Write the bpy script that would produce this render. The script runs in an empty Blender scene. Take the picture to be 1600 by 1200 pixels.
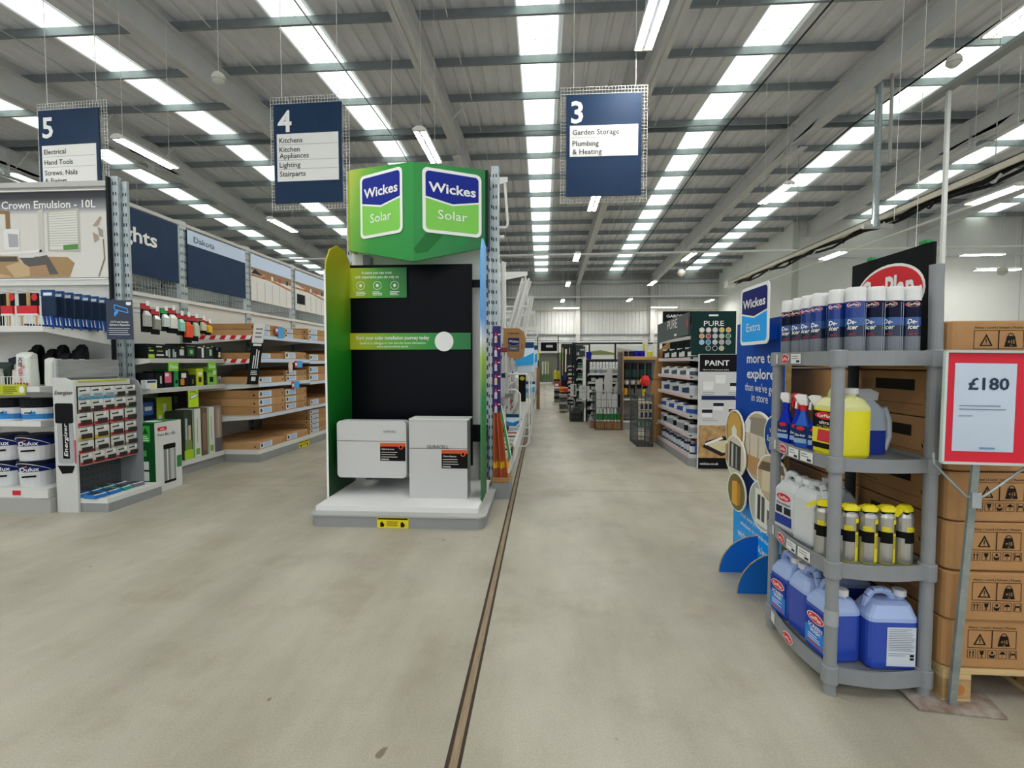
import bpy, math, random
from mathutils import Matrix, Vector
random.seed(4)
PI=math.pi
SC=bpy.context.scene; COL=SC.collection
# ---------------- camera, world, exposure ----------------
cam=bpy.data.cameras.new('camera'); cam.sensor_width=36; cam.lens=36*760/1600; cam.clip_end=200
co=bpy.data.objects.new('camera',cam); COL.objects.link(co); SC.camera=co
co.location=(0,0,1.27)
co.rotation_euler=(PI/2-math.atan(33/760),0,math.atan(48/760))
w=bpy.data.worlds.new('world'); SC.world=w; w.use_nodes=True
w.node_tree.nodes['Background'].inputs[0].default_value=(.93,.97,1,1)
w.node_tree.nodes['Background'].inputs[1].default_value=1.2
SC.view_settings.view_transform='Standard'; SC.view_settings.look='None'
SC.view_settings.gamma=1; SC.view_settings.use_curve_mapping=False
SC.view_settings.exposure=-.15
LAMP=105.0; SKY=2.5
# ---------------- materials ----------------
MT={}
def lin(c): return c/12.92 if c<=.04045 else ((c+.055)/1.055)**2.4
def rgb(h): return tuple(lin(int(h[i:i+2],16)/255) for i in (0,2,4))+(1,)
def mat(name,h,rough=.5,metal=0,emit=0,var=.0,scale=8,alpha=1,spec=.5,trans=0,bump=0,stretch=None,h2=None):
    if name in MT: return MT[name]
    m=bpy.data.materials.new(name); m.use_nodes=True; nt=m.node_tree; b=nt.nodes['Principled BSDF']
    c=rgb(h); b.inputs['Base Color'].default_value=c; b.inputs['Roughness'].default_value=rough
    b.inputs['Metallic'].default_value=metal; b.inputs['Specular IOR Level'].default_value=spec
    if emit: b.inputs['Emission Color'].default_value=c; b.inputs['Emission Strength'].default_value=emit
    if alpha<1: b.inputs['Alpha'].default_value=alpha
    if trans: b.inputs['Transmission Weight'].default_value=trans
    if var or h2 or bump:
        tc=nt.nodes.new('ShaderNodeTexCoord'); mp=nt.nodes.new('ShaderNodeMapping'); nz=nt.nodes.new('ShaderNodeTexNoise')
        nz.inputs['Scale'].default_value=scale; nz.inputs['Detail'].default_value=5; nz.inputs['Roughness'].default_value=.6
        if stretch: mp.inputs['Scale'].default_value=stretch
        nt.links.new(tc.outputs['Object'],mp.inputs[0]); nt.links.new(mp.outputs[0],nz.inputs['Vector'])
        rp=nt.nodes.new('ShaderNodeValToRGB')
        rp.color_ramp.elements[0].position=.3; rp.color_ramp.elements[1].position=.7
        a=[max(0,x*(1-var)) for x in c[:3]]; d=rgb(h2)[:3] if h2 else [min(1,x*(1+var)) for x in c[:3]]
        rp.color_ramp.elements[0].color=(*a,1); rp.color_ramp.elements[1].color=(*d,1)
        nt.links.new(nz.outputs['Fac'],rp.inputs[0]); nt.links.new(rp.outputs[0],b.inputs['Base Color'])
        if bump:
            bp=nt.nodes.new('ShaderNodeBump'); bp.inputs['Strength'].default_value=bump; bp.inputs['Distance'].default_value=.01
            nt.links.new(nz.outputs['Fac'],bp.inputs['Height']); nt.links.new(bp.outputs[0],b.inputs['Normal'])
    MT[name]=m; return m
def C(h,rough=.5): return mat('paint_'+h+('' if rough==.5 else '_%d'%(rough*100)),h,rough,spec=.12 if int(h[:2],16)<70 and int(h[2:4],16)<80 else .35)
def floor_mat():
    m=bpy.data.materials.new('concrete'); m.use_nodes=True; nt=m.node_tree; b=nt.nodes['Principled BSDF']; L=nt.links.new; N=nt.nodes.new
    tc=N('ShaderNodeTexCoord')
    def noise(sc,det,st=(1,1,1),off=(0,0,0)):
        mp=N('ShaderNodeMapping'); mp.inputs['Scale'].default_value=st; mp.inputs['Location'].default_value=off; n=N('ShaderNodeTexNoise'); n.inputs['Scale'].default_value=sc; n.inputs['Detail'].default_value=det
        n.inputs['Roughness'].default_value=.62; L(tc.outputs['Object'],mp.inputs[0]); L(mp.outputs[0],n.inputs['Vector']); return n
    def ramp(src,p0,c0,p1,c1):
        r=N('ShaderNodeValToRGB'); e=r.color_ramp.elements; e[0].position=p0; e[0].color=c0; e[1].position=p1; e[1].color=c1; L(src.outputs[0],r.inputs[0]); return r
    def mix(f,a,bb,mode='MIX'):
        x=N('ShaderNodeMix'); x.data_type='RGBA'; x.blend_type=mode
        if isinstance(f,float): x.inputs[0].default_value=f
        else: L(f.outputs[0],x.inputs[0])
        L(a,x.inputs[6]); L(bb,x.inputs[7]); return x.outputs[2]
    base=ramp(noise(1.1,6),.3,rgb('8b8577'),.7,rgb('b0aa9b'))
    st=ramp(noise(.7,8,(3.5,.9,1),(7,2,0)),.38,rgb('9f998b'),.72,rgb('c6c2b5'))
    br=ramp(noise(2.3,7,(1,1,1),(3,9,0)),.52,(0,0,0,1),.8,(1,1,1,1))
    brown=N('ShaderNodeRGB'); brown.outputs[0].default_value=rgb('7a6e59')
    c=mix(.5,base.outputs[0],st.outputs[0]); c2=mix(br,c,brown.outputs[0])
    half=N('ShaderNodeMix'); half.data_type='RGBA'; half.inputs[0].default_value=.5; L(c,half.inputs[6]); L(c2,half.inputs[7])
    sp=ramp(noise(160,2),.3,(.8,.8,.8,1),.62,(1.06,1.06,1.06,1)); c3=mix(.8,half.outputs[2],sp.outputs[0],'MULTIPLY')
    dark=ramp(noise(9,1,(1,1,1),(1,1,5)),.205,(.45,.4,.35,1),.225,(1,1,1,1)); c4=mix(1.0,c3,dark.outputs[0],'MULTIPLY')
    L(c4,b.inputs['Base Color'])
    rr=ramp(noise(1.6,5,(1,1,1),(5,5,5)),.3,(.3,.3,.3,1),.75,(.55,.55,.55,1)); L(rr.outputs[0],b.inputs['Roughness'])
    b.inputs['Specular IOR Level'].default_value=.4
    bp=N('ShaderNodeBump'); bp.inputs['Strength'].default_value=.12; bp.inputs['Distance'].default_value=.004; n=noise(40,4); L(n.outputs[0],bp.inputs['Height']); L(bp.outputs[0],b.inputs['Normal'])
    return m
CONC=floor_mat()
def grad_mat(name,stops,axis=2,z0=0,z1=1,extra=None):
    m=bpy.data.materials.new(name); m.use_nodes=True; nt=m.node_tree; b=nt.nodes['Principled BSDF']; L=nt.links.new; N=nt.nodes.new
    tc=N('ShaderNodeTexCoord'); s=N('ShaderNodeSeparateXYZ'); L(tc.outputs['Object'],s.inputs[0]); mr=N('ShaderNodeMapRange')
    mr.inputs[1].default_value=z0; mr.inputs[2].default_value=z1
    if extra:
        md=N('ShaderNodeMath'); md.operation='MULTIPLY_ADD'; L(s.outputs[extra[0]],md.inputs[0]); md.inputs[1].default_value=extra[1]; L(s.outputs[axis],md.inputs[2]); L(md.outputs[0],mr.inputs[0])
    else: L(s.outputs[axis],mr.inputs[0])
    r=N('ShaderNodeValToRGB'); e=r.color_ramp.elements
    while len(e)<len(stops): e.new(.5)
    for k,(p,h) in enumerate(stops): e[k].position=p; e[k].color=rgb(h)
    L(mr.outputs[0],r.inputs[0]); L(r.outputs[0],b.inputs['Base Color']); b.inputs['Roughness'].default_value=.45
    return m
def sky_mat():
    m=bpy.data.materials.new('rooflight_sheet'); m.use_nodes=True; nt=m.node_tree; b=nt.nodes['Principled BSDF']; L=nt.links.new; N=nt.nodes.new
    tc=N('ShaderNodeTexCoord'); mp=N('ShaderNodeMapping'); mp.inputs['Scale'].default_value=(14,.12,1); n=N('ShaderNodeTexNoise'); n.inputs['Scale'].default_value=1.6; n.inputs['Detail'].default_value=4
    L(tc.outputs['Object'],mp.inputs[0]); L(mp.outputs[0],n.inputs['Vector'])
    r=N('ShaderNodeValToRGB'); e=r.color_ramp.elements; e[0].position=.35; e[0].color=rgb('c2d2c4'); e[1].position=.6; e[1].color=rgb('ecf5ec')
    L(n.outputs[0],r.inputs[0]); L(r.outputs[0],b.inputs['Emission Color']); b.inputs['Emission Strength'].default_value=SKY
    b.inputs['Base Color'].default_value=rgb('c8d0c8'); b.inputs['Roughness'].default_value=.4
    return m
SKYM=sky_mat()
WHITE=mat('white_powder_coat','d9d9d5',.42,var=.03); LGREY=mat('light_grey_metal','b9b9b5',.45,var=.04)
PLINTH=mat('grey_plinth','8d8f90',.5,var=.07,scale=5); GALV=mat('galvanised_steel','a9b3b6',.38,.55,var=.14,scale=14)
ROOF=mat('roof_liner_sheet','e0e0e6',.55,var=.07,scale=3,stretch=(1,.3,1)); PURL=mat('purlin_steel','8c9498',.45,.3,var=.12,scale=4)
BEAM=mat('rafter_paint','cdcdcf',.5,var=.05,scale=2); CLAD=mat('wall_cladding','c8c8c6',.5,var=.04,scale=2)
WALLP=mat('painted_wall','d2d3cf',.6,var=.03,scale=1.2); BLACK=C('0c0d10'); DARK=C('1d2024'); NAVY=mat('navy_board','1d3452',.5,spec=.15,var=.08,scale=3)
TEXTW=C('eeeeec'); CARD=mat('cardboard','ab7f50',.75,var=.1,scale=6); CARD2=mat('cardboard_dark','9c7347',.75,var=.12,scale=6)
RED=C('cf1f2b'); LAMPM=mat('lamp_lens','fffdf6',.4,emit=LAMP); GP=mat('grey_rack_plastic','85888b',.42,var=.06,scale=12)
INK=C('1a1612'); WHP=C('e6e6e3',.4); BLUEP=mat('screenwash_blue','2a49ae',.18,var=.06,scale=9); CLRP=mat('frosted_plastic','9fb3df',.25)
# ---------------- geometry helpers ----------------
def plane(o,u,v):
    u=Vector(u); v=Vector(v); n=u.cross(v); m=Matrix.Identity(4)
    for i in range(3): m[i][0]=u[i]; m[i][1]=v[i]; m[i][2]=n[i]; m[i][3]=o[i]
    return m
def FR(x,y,z): return plane((x,y,z),(1,0,0),(0,0,1))      # faces -Y
def RI(x,y,z): return plane((x,y,z),(0,1,0),(0,0,1))      # faces +X
def LE(x,y,z): return plane((x,y,z),(0,-1,0),(0,0,1))     # faces -X
def UP(x,y,z): return plane((x,y,z),(1,0,0),(0,1,0))
def rect(x0,x1,y0,y1): return [(x0,y0),(x1,y0),(x1,y1),(x0,y1)]
def rrect(x0,x1,y0,y1,r,n=4):
    o=[]
    for cx,cy,a in ((x1-r,y0+r,-90),(x1-r,y1-r,0),(x0+r,y1-r,90),(x0+r,y0+r,180)):
        for k in range(n+1):
            t=math.radians(a+90*k/n); o.append((cx+r*math.cos(t),cy+r*math.sin(t)))
    return o
def ell(cx,cy,a,b,n=20): return [(cx+a*math.cos(2*PI*k/n),cy+b*math.sin(2*PI*k/n)) for k in range(n)]
class M:
    def __init__(s): s.v=[]; s.f=[]; s.mi=[]; s.ms=[]
    def add(s,vs,fs,m):
        if m not in s.ms: s.ms.append(m)
        k=len(s.v); s.v+=[tuple(p) for p in vs]; s.f+=[tuple(i+k for i in f) for f in fs]; s.mi+=[s.ms.index(m)]*len(fs); return s
    def box(s,x0,x1,y0,y1,z0,z1,m,T=None):
        vs=[(x,y,z) for x in (x0,x1) for y in (y0,y1) for z in (z0,z1)]
        if T is not None: vs=[T@Vector(p) for p in vs]
        return s.add(vs,[(0,1,3,2),(4,6,7,5),(0,4,5,1),(2,3,7,6),(0,2,6,4),(1,5,7,3)],m)
    def prism(s,pl,pts,d,m,off=0):
        n=len(pts); a=[pl@Vector((x,y,off)) for x,y in pts]; b=[pl@Vector((x,y,off+d)) for x,y in pts]
        fs=[tuple(range(n,2*n)),tuple(range(n-1,-1,-1))]+[(i,(i+1)%n,n+(i+1)%n,n+i) for i in range(n)]
        return s.add(a+b,fs,m)
    def flat(s,pl,pts,m,off=.001): return s.add([pl@Vector((x,y,off)) for x,y in pts],[tuple(range(len(pts)))],m)
    def cyl(s,p0,p1,r,m,n=8,r2=None):
        p0=Vector(p0); p1=Vector(p1); d=(p1-p0).normalized(); a=d.orthogonal().normalized(); b=d.cross(a); r2=r if r2 is None else r2
        vs=[p+rr*(math.cos(2*PI*k/n)*a+math.sin(2*PI*k/n)*b) for p,rr in ((p0,r),(p1,r2)) for k in range(n)]
        return s.add(vs,[tuple(range(n-1,-1,-1)),tuple(range(n,2*n))]+[(k,(k+1)%n,n+(k+1)%n,n+k) for k in range(n)],m)
    def tube(s,ps,r,m,n=6):
        for a,b in zip(ps,ps[1:]): s.cyl(a,b,r,m,n)
        return s
    def lathe(s,x,y,prof,m,n=14):
        for (r0,z0,mm),(r1,z1,_) in zip([(p[0],p[1],p[2] if len(p)>2 else m) for p in prof],[(p[0],p[1],0) for p in prof[1:]]):
            vs=[(x+r*math.cos(2*PI*k/n),y+r*math.sin(2*PI*k/n),z) for r,z in ((r0,z0),(r1,z1)) for k in range(n)]
            s.add(vs,[(k,(k+1)%n,n+(k+1)%n,n+k) for k in range(n)],mm)
        r,z=prof[-1][:2]; s.add([(x+r*math.cos(2*PI*k/n),y+r*math.sin(2*PI*k/n),z) for k in range(n)],[tuple(range(n))],prof[-1][2] if len(prof[-1])>2 else m)
        r,z=prof[0][:2]; s.add([(x+r*math.cos(2*PI*k/n),y+r*math.sin(2*PI*k/n),z) for k in range(n)],[tuple(range(n-1,-1,-1))],prof[0][2] if len(prof[0])>2 else m)
        return s
    def loft(s,secs,m):   # secs: (z,x0,x1,y0,y1,r[,mat])
        rings=[[(x,y,q[0]) for x,y in rrect(q[1],q[2],q[3],q[4],q[5],3)] for q in secs]; n=len(rings[0])
        for k in range(len(rings)-1):
            s.add(rings[k]+rings[k+1],[(i,(i+1)%n,n+(i+1)%n,n+i) for i in range(n)],secs[k][6] if len(secs[k])>6 else m)
        s.add(rings[0],[tuple(range(n-1,-1,-1))],m); s.add(rings[-1],[tuple(range(n))],secs[-1][6] if len(secs[-1])>6 else m); return s
    def grid(s,pl,x0,x1,y0,y1,dx,dy,r,m):
        k=max(1,round((x1-x0)/dx))
        for i in range(k+1): x=x0+(x1-x0)*i/k; s.cyl(pl@Vector((x,y0,0)),pl@Vector((x,y1,0)),r,m,4)
        k=max(1,round((y1-y0)/dy))
        for i in range(k+1): y=y0+(y1-y0)*i/k; s.cyl(pl@Vector((x0,y,0)),pl@Vector((x1,y,0)),r,m,4)
        return s
    def lines(s,pl,x0,x1,y,n,dy,h,m,off=.0015):
        for k in range(n):
            e=x1-(x1-x0)*random.choice((0,.05,.12,.3)); s.flat(pl,rect(x0,e,y-k*dy-h,y-k*dy),m,off)
        return s
MW={}
def build(name,mb,T):
    me=bpy.data.meshes.new(name); Ti=T.inverted() if T is not None else None
    me.from_pydata([tuple(Ti@Vector(p)) if Ti is not None else p for p in mb.v],[],mb.f)
    for m in mb.ms: me.materials.append(m)
    me.polygons.foreach_set('material_index',mb.mi); me.update(); return me
def tag(o,label=None,cat=None,group=None,kind=None):
    for k,v in (('label',label),('category',cat),('group',group),('kind',kind)):
        if v: o[k]=v
    return o
def thing(name,label,cat,loc=(0,0,0),rz=0,group=None,kind=None):
    o=bpy.data.objects.new(name,None); o.empty_display_size=.05; COL.objects.link(o); o.location=loc; o.rotation_euler=(0,0,rz)
    MW[o]=Matrix.Translation(loc)@Matrix.Rotation(rz,4,'Z'); return tag(o,label,cat,group,kind)
def part(root,name,mb,label=None,kind=None,local=False):
    T=None if local else MW[root]
    o=bpy.data.objects.new(name,build(name,mb,T)); COL.objects.link(o); o.parent=root; MW[o]=MW[root]
    return tag(o,label=label,kind=kind)
def solo(name,mb,label,cat,loc=(0,0,0),group=None,kind=None,rz=0,local=False):
    T=Matrix.Translation(loc)@Matrix.Rotation(rz,4,'Z')
    o=bpy.data.objects.new(name,build(name,mb,None if local else T)); COL.objects.link(o); o.location=loc; o.rotation_euler=(0,0,rz); MW[o]=T
    return tag(o,label,cat,group,kind)
def struct(name,mb,parent=None):
    if parent: return part(parent,name,mb)
    return solo(name,mb,None,None,kind='structure')
TX=[]
def txt(root,pl,s,x,y,h,m,w=None,align='C',bold=0,name='lettering',shear=0,off=.002,local=False):
    me=bpy.data.meshes.new(name); me.materials.append(m); o=bpy.data.objects.new(name,me); COL.objects.link(o); o.parent=root
    T=Matrix.Identity(4) if local else MW[root].inverted()
    TX.append((me,T@pl,s,x,y,h,w,align,bold,shear,off)); MW[o]=MW[root]; return o
def fill_text():
    tmp=[]; cache={}
    for t in TX:
        k=(t[2],t[8],t[9])
        if k in cache: continue
        c=bpy.data.curves.new('t','FONT'); c.body=t[2]; c.size=1/.7; c.resolution_u=2; c.offset=t[8]; c.shear=t[9]
        o=bpy.data.objects.new('t',c); COL.objects.link(o); cache[k]=o
    dg=bpy.context.evaluated_depsgraph_get(); geo={}
    for k,o in cache.items():
        me=bpy.data.meshes.new_from_object(o.evaluated_get(dg)); geo[k]=([tuple(v.co) for v in me.vertices],[tuple(p.vertices) for p in me.polygons]); bpy.data.meshes.remove(me)
    for o in cache.values(): bpy.data.objects.remove(o)
    for me,T,s,x,y,h,w,al,b,sh,off in TX:
        vs,fs=geo[(s,b,sh)]
        if not vs: continue
        x0=min(v[0] for v in vs); x1=max(v[0] for v in vs); W=(x1-x0)*h; sx=h*(w/W if w else 1); W=(x1-x0)*sx
        ox=x-{'C':W/2,'L':0,'R':W}[al]
        me.from_pydata([tuple(T@Vector((ox+(v[0]-x0)*sx,y-h/2+v[1]*h,off))) for v in vs],[],fs); me.update()
def copytree(o,loc=None,rz=None,label=None,group=None,parent=None):
    c=o.copy(); COL.objects.link(c)
    if parent: c.parent=parent
    else:
        if loc is not None: c.location=loc
        if rz is not None: c.rotation_euler=(0,0,rz)
        if label: c['label']=label
        if group: c['group']=group
    for ch in o.children: copytree(ch,parent=c)
    return c
ORD=['first','second','third','fourth','fifth','sixth','seventh','eighth','ninth','tenth','eleventh','twelfth','thirteenth','fourteenth','fifteenth']
# ================= SETTING =================
def rz_(y): return 8.5-.04*(15.2-y) if y<15.2 else 8.5-.058*(y-15.2)
FX0,FX1=-30,30; FY0,FY1=-6,34
fl=thing('floor',None,None,kind='structure')
xs=[(FX0,-.306),(-.254,FX1)]; ys=[-6,-1.2,4.822,10.8,16.8,22.8,28.8,34]
for (a,b) in xs:
    for c,d in zip(ys,ys[1:]): part(fl,'slab',M().box(a,b,c+.003,d-.003,-.12,0,CONC))
part(fl,'joint_filler',M().box(FX0,FX1,FY0,FY1,-.2,-.014,C('6b6353')))
g=thing('trim_1',None,None,(-.28,0,0),kind='structure')
WOODY=mat('groove_filler','8a7860',.8,var=.3,scale=6,stretch=(20,1,1)); DK=mat('groove_edge','2f2114',.8,var=.2)
part(g,'edge_strip',M().box(-.306,-.294,FY0,FY1,-.012,-.001,DK)); part(g,'edge_strip',M().box(-.266,-.254,FY0,FY1,-.012,-.001,DK))
part(g,'filler_strip',M().box(-.294,-.266,FY0,FY1,-.013,-.004,WOODY))
# roof
ce=thing('ceiling',None,None,(0,15.2,8.5),kind='structure')
def corr(x0,x1,y0,y1,m,pitch=.3333,dep=.05,dz=0,close=False):
    n=max(1,round((x1-x0)/pitch)); p=(x1-x0)/n; xz=[]
    for k in range(n):
        a=x0+k*p; xz+=[(a,dep),(a+.2*p,dep),(a+.3*p,0),(a+.9*p,0)]
    xz.append((x1,dep)); q=M(); yy=[y0,y1]
    vs=[(x,y,rz_(y)+z+dz) for y in yy for x,z in xz]; k=len(xz)
    q.add(vs,[(i,i+1,k+i+1,k+i) for i in range(k-1)],m); return q
ss=[-.53+5*k for k in range(-6,6)]
edges=[FX0]+[v for s in ss for v in (s,s+.83) if v>FX0]+[FX1]
sheets=[(FX0,ss[0])] if ss[0]>FX0 else []
for k,s in enumerate(ss):
    nx=ss[k+1] if k+1<len(ss) else FX1
    for (ya,yb) in ((FY0,15.2),(15.2,FY1)):
        if s+.83>12 and yb>24:
            yb=24.0
        for j in range(4):
            a=s+.83+(nx-s-.83)*j/4; b=s+.83+(nx-s-.83)*(j+1)/4; part(ce,'roof_sheet',corr(max(a,FX0),b,ya,yb,ROOF))
        cuts=[ya+(yb-ya)*i/5 for i in range(6)]
        for c,d in zip(cuts,cuts[1:]): part(ce,'rooflight',corr(max(s,FX0),s+.83,c,d-.02,SKYM,pitch=.1383,dep=.02))
if sheets: 
    for (ya,yb) in ((FY0,15.2),(15.2,FY1)): part(ce,'roof_sheet',corr(FX0,ss[0],ya,yb,ROOF))
# outer weather skin above the liner
part(ce,'outer_skin',M().add([(x,y,rz_(y)+.12) for y in (FY0,15.2,FY1) for x in (FX0,FX1)],[(0,1,3,2),(2,3,5,4)],C('77787a')))
PY=[15.1]+[13.17-1.65*k for k in range(12)]+[15.42]+[16.87+1.64*k for k in range(11)]
for y in PY:
    x1=FX1 if y<24 else 11.84
    z=rz_(y); q=M().box(FX0,x1,y-.005,y+.005,z-.2,z,PURL).box(FX0,x1,y-.06,y,z-.205,z-.2,PURL).box(FX0,x1,y,y+.06,z-.008,z,PURL)
    part(ce,'purlin',q)
def ibeam(x,pts,H=.6,W=.25,m=BEAM):
    q=M()
    for (y0,z0),(y1,z1) in zip(pts,pts[1:]):
        for xa,xb,za,zb in ((x-W/2,x+W/2,-.02,0),(x-W/2,x+W/2,-H,-H+.02),(x-.01,x+.01,-H,0)):
            vs=[(X,y,zz+dz) for X in (xa,xb) for (y,zz) in ((y0,z0),(y1,z1)) for dz in (za,zb)]
            q.add(vs,[(0,1,3,2),(4,6,7,5),(0,4,5,1),(2,3,7,6),(0,2,6,4),(1,5,7,3)],m)
    return q
for k in range(-6,6):
    x=2.4+5*k
    if not FX0<x<FX1: continue
    ye=FY1 if x<12 else 24
    q=ibeam(x,[(FY0,rz_(FY0)-.21),(15.2,8.29),(ye,rz_(ye)-.21)])
    q.add([(x+a,y,z) for a in (-.01,.01) for y,z in ((13.9,7.86),(15.2,7.83),(16.5,7.8),(15.2,7.55))],[(0,1,2,3),(4,7,6,5),(0,3,7,4),(3,2,6,7)],BEAM)
    q.box(x-.1,x+.1,15.19,15.21,7.4,8.25,BEAM).box(x-.1,x+.1,14.6,15.8,7.39,7.42,BEAM)
    b=part(ce,'rafter',q)
    for i,y in enumerate(PY):
        if i%3==1 and y<ye-1 and -2<y:
            z=rz_(y); part(b,'knee_brace',M().cyl((x+.06,y,z-.75),(x+.6,y,z-.2),.02,BEAM,4)) 
for x,r in ((-4.62,.016),(5.38,.022),(9.05,.022),(-11,.014)):
    ye=FY1 if x<11.8 else 24
    part(ce,'conduit',M().cyl((x,FY0,rz_(FY0)-.24),(x,15.2,8.24),r,GALV if x<5 else DARK,6).cyl((x,15.2,8.24),(x,ye,rz_(ye)-.24),r,GALV if x<5 else DARK,6))
# sag rods between purlins
for x in (-1.9,3.3,8.2,-6.8):
    q=M()
    for a,b in zip(sorted(PY),sorted(PY)[1:]):
        if a>2 and b-a>1: q.cyl((x,a,rz_(a)-.04),(x,b,rz_(b)-.17),.012,WHP,4)
    part(ce,'sag_rod',q)
# far wall
def cladwall(root,pl,x0,x1,y0,y1,pitch=.25,m=CLAD,dep=.03):
    n=max(1,round((x1-x0)/pitch)); p=(x1-x0)/n; a=[]
    for k in range(n): a+=[(x0+k*p,0),(x0+(k+.72)*p,0),(x0+(k+.8)*p,dep),(x0+(k+.92)*p,dep)]
    a.append((x1,0)); q=M(); vs=[pl@Vector((x,y,z)) for y in (y0,y1) for x,z in a]; k=len(a)
    q.add(vs,[(i,i+1,k+i+1,k+i) for i in range(k-1)],m); return part(root,'cladding_panel',q)
wf=thing('wall_far',None,None,(0,34,0),kind='structure'); F34=FR(0,34,0)
for k in range(-7,3):
    x=2.4+5*k; xe=min(x+5,11.84)
    cladwall(wf,F34,max(x,-30),xe,2.75,7.4); cladwall(wf,FR(0,33.97,0),max(x,-30),xe,0,2.72,.5,mat('wall_lower','c9c9c5',.5,var=.04),.015)
for k in range(-7,3):
    x=max(-29.8,2.4+5*k); part(wf,'column',M().box(x-.14,x+.14,33.62,33.64,0,7,LGREY).box(x-.14,x+.14,33.92,33.94,0,7,LGREY).box(x-.01,x+.01,33.64,33.92,0,7,LGREY))
for z in (2.75,3.2,4.82,5.62,6.65): part(wf,'girt',M().box(-30,11.84,33.86,33.96,z,z+.07,PURL if z!=4.82 else C('b9ad96')))
part(wf,'eaves_strip',M().box(-30,11.84,33.9,33.99,6.95,7.5,C('8b8c8b')))
wr=thing('wall_right',None,None,(11.84,29,0),kind='structure')
part(wr,'wall_panel',M().box(11.84,12,24,34,0,8.2,WALLP)); part(wr,'wall_panel',M().box(11.84,30,24,24.15,0,8.2,WALLP))
part(wr,'wall_panel',M().box(30,30.2,-6,24.1,0,8.6,WALLP)); part(wr,'column',M().box(11.74,11.98,23.86,24.0,0,7.9,C('b3b5ac')))
part(wr,'girt',M().box(12,30,23.9,24,6.2,6.3,BEAM)); part(wr,'joint_strip',M().box(16.9,16.94,23.985,24,0,7.9,LGREY).box(21.9,21.94,23.985,24,0,7.9,LGREY))
struct('wall_left',M().box(-30.2,-30,-6,34,0,8.6,WALLP))
# ================= CEILING FITTINGS =================
def lamp(x,y,label,z=5.2,L=1.35,rot=0,group='suspended twin strip lights'):
    t=thing('strip_light',label,'light',(x,y,z),0,group); d=L/2
    q=M()
    for sx in (1,-1):
        pass
    pts=[(-.11,0),(-.12,.03),(-.05,.075),(.05,.075),(.12,.03),(.11,0)]
    def P(a,b,c): return (x+b,y+a,z+c) if rot else (x+a,y+b,z+c)
    def pr(p,y0,y1,m,qq):
        n=len(p); vs=[P(a,yy,c) for yy in (y0,y1) for a,c in p]; qq.add(vs,[tuple(range(n)),tuple(range(2*n-1,n-1,-1))]+[(i,(i+1)%n,n+(i+1)%n,n+i) for i in range(n)],m)
    pr(pts,-d,d,WHP,q); part(t,'housing',q); q=M(); pr([(-.024,-.006),(.024,-.006),(.024,0),(-.024,0)],-d+.03,d-.03,C('6f7278'),q); part(t,'centre_strip',q)  # grey strip set in to darken the gap between the lenses
    for a,b in ((-.092,-.026),(.026,.092)):
        q=M(); pr([(a,-.012),(b,-.012),(b,-.001),(a,-.001)],-d+.03,d-.03,LAMPM,q); part(t,'lens',q)
    for e0 in (-d,d-.028):
        q=M(); pr([(-.108,-.014),(.108,-.014),(.108,-.001),(-.108,-.001)],e0,e0+.028,C('c9b98a'),q); part(t,'end_cap',q)
    for e in (-d*.8,d*.8):
        p=P(0,e,.07); part(t,'suspension_wire',M().cyl(p,(p[0],p[1],rz_(p[1])-.2),.0032,WHP,4))
    return t
rows=[(1.25,[-.5,5.72,12.2,18.4,24.6,31.2],'over the central aisle'),(-2.1,[-3.4,2.75,8.96],'over the green display'),(-7.45,[-1,4.0,8.9,13.7],'over the kitchen cartons'),
      (5.4,[-.5,5.75,11.9,18.6,24.6,31],'over the paint shelves'),(10.55,[5.9,12.3,18.7,31.8],'beside the right white wall'),(-12.3,[2.7,8.9,13.7],'left beyond the aisle 5 sign')]
for x,yl,nm in rows:
    for k,y in enumerate(yl):
        vis=[v for v in yl if v>4.5 or x<-2]
        n=ORD[vis.index(y)] if y in vis else None
        lab=f'white twin strip light {nm}, {n} going away' if n else f'white twin strip light overhead {nm}, {ORD[yl.index(y)]} of those behind the viewer'
        lamp(x,y,lab)
for i,(x,y,z,l) in enumerate(((1.55,32.6,4.9,'white strip light set crosswise before the far wall, left of the column'),(7.9,32.6,4.9,'white strip light set crosswise before the far wall, right of the column'),
                (18.2,20.9,5.0,'lower white strip light crosswise on the right wall, behind the black header board'),(18.2,21.6,5.75,'upper white strip light crosswise on the right wall, beside the long white pole'),(20.3,21,5.55,'white strip light crosswise at the right edge by the small hanging disc'))): lamp(x,y,l,z,L=1.7,rot=1,group='crosswise strip lights')
def ball(x,y,z,r,lab):
    t=thing('hanging_sensor',lab,'sensor',(x,y,z),0,'round ceiling sensors')
    part(t,'dome',M().lathe(x,y,[(r*math.cos(a),z+r*math.sin(a)) for a in [math.radians(d) for d in (-88,-60,-35,-10,15,40,65,88)]],C('cfccc6'),18))
    part(t,'rim',M().lathe(x,y,[(r*.99,z-r*.35),(r*1.03,z-r*.3),(r*1.0,z-r*.22)],C('b9b3a8'),18))
    part(t,'suspension_wire',M().cyl((x,y,z+r),(x,y,rz_(y)-.1),.004,WHP,4))
ball(-5.27,7.8,5.89,.105,'white round sensor hanging between the aisle 5 and aisle 4 signs')
ball(6.53,8.4,6.08,.105,'white round sensor hanging over the rooflight above the cartons')
ball(5.53,20,4.87,.16,'small white round sensor hanging far away over the paint shelves'); ball(17.6,20,4.8,.18,'small white disc sensor hanging at the far right')
tag(solo('sprinkler_pipe',M().cyl((-14,20,5.6),(24,20,5.75),.04,WHP,8),'long white pipe running right across the hall in front of the roof','pipe',(0,20,5.6)))
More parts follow.
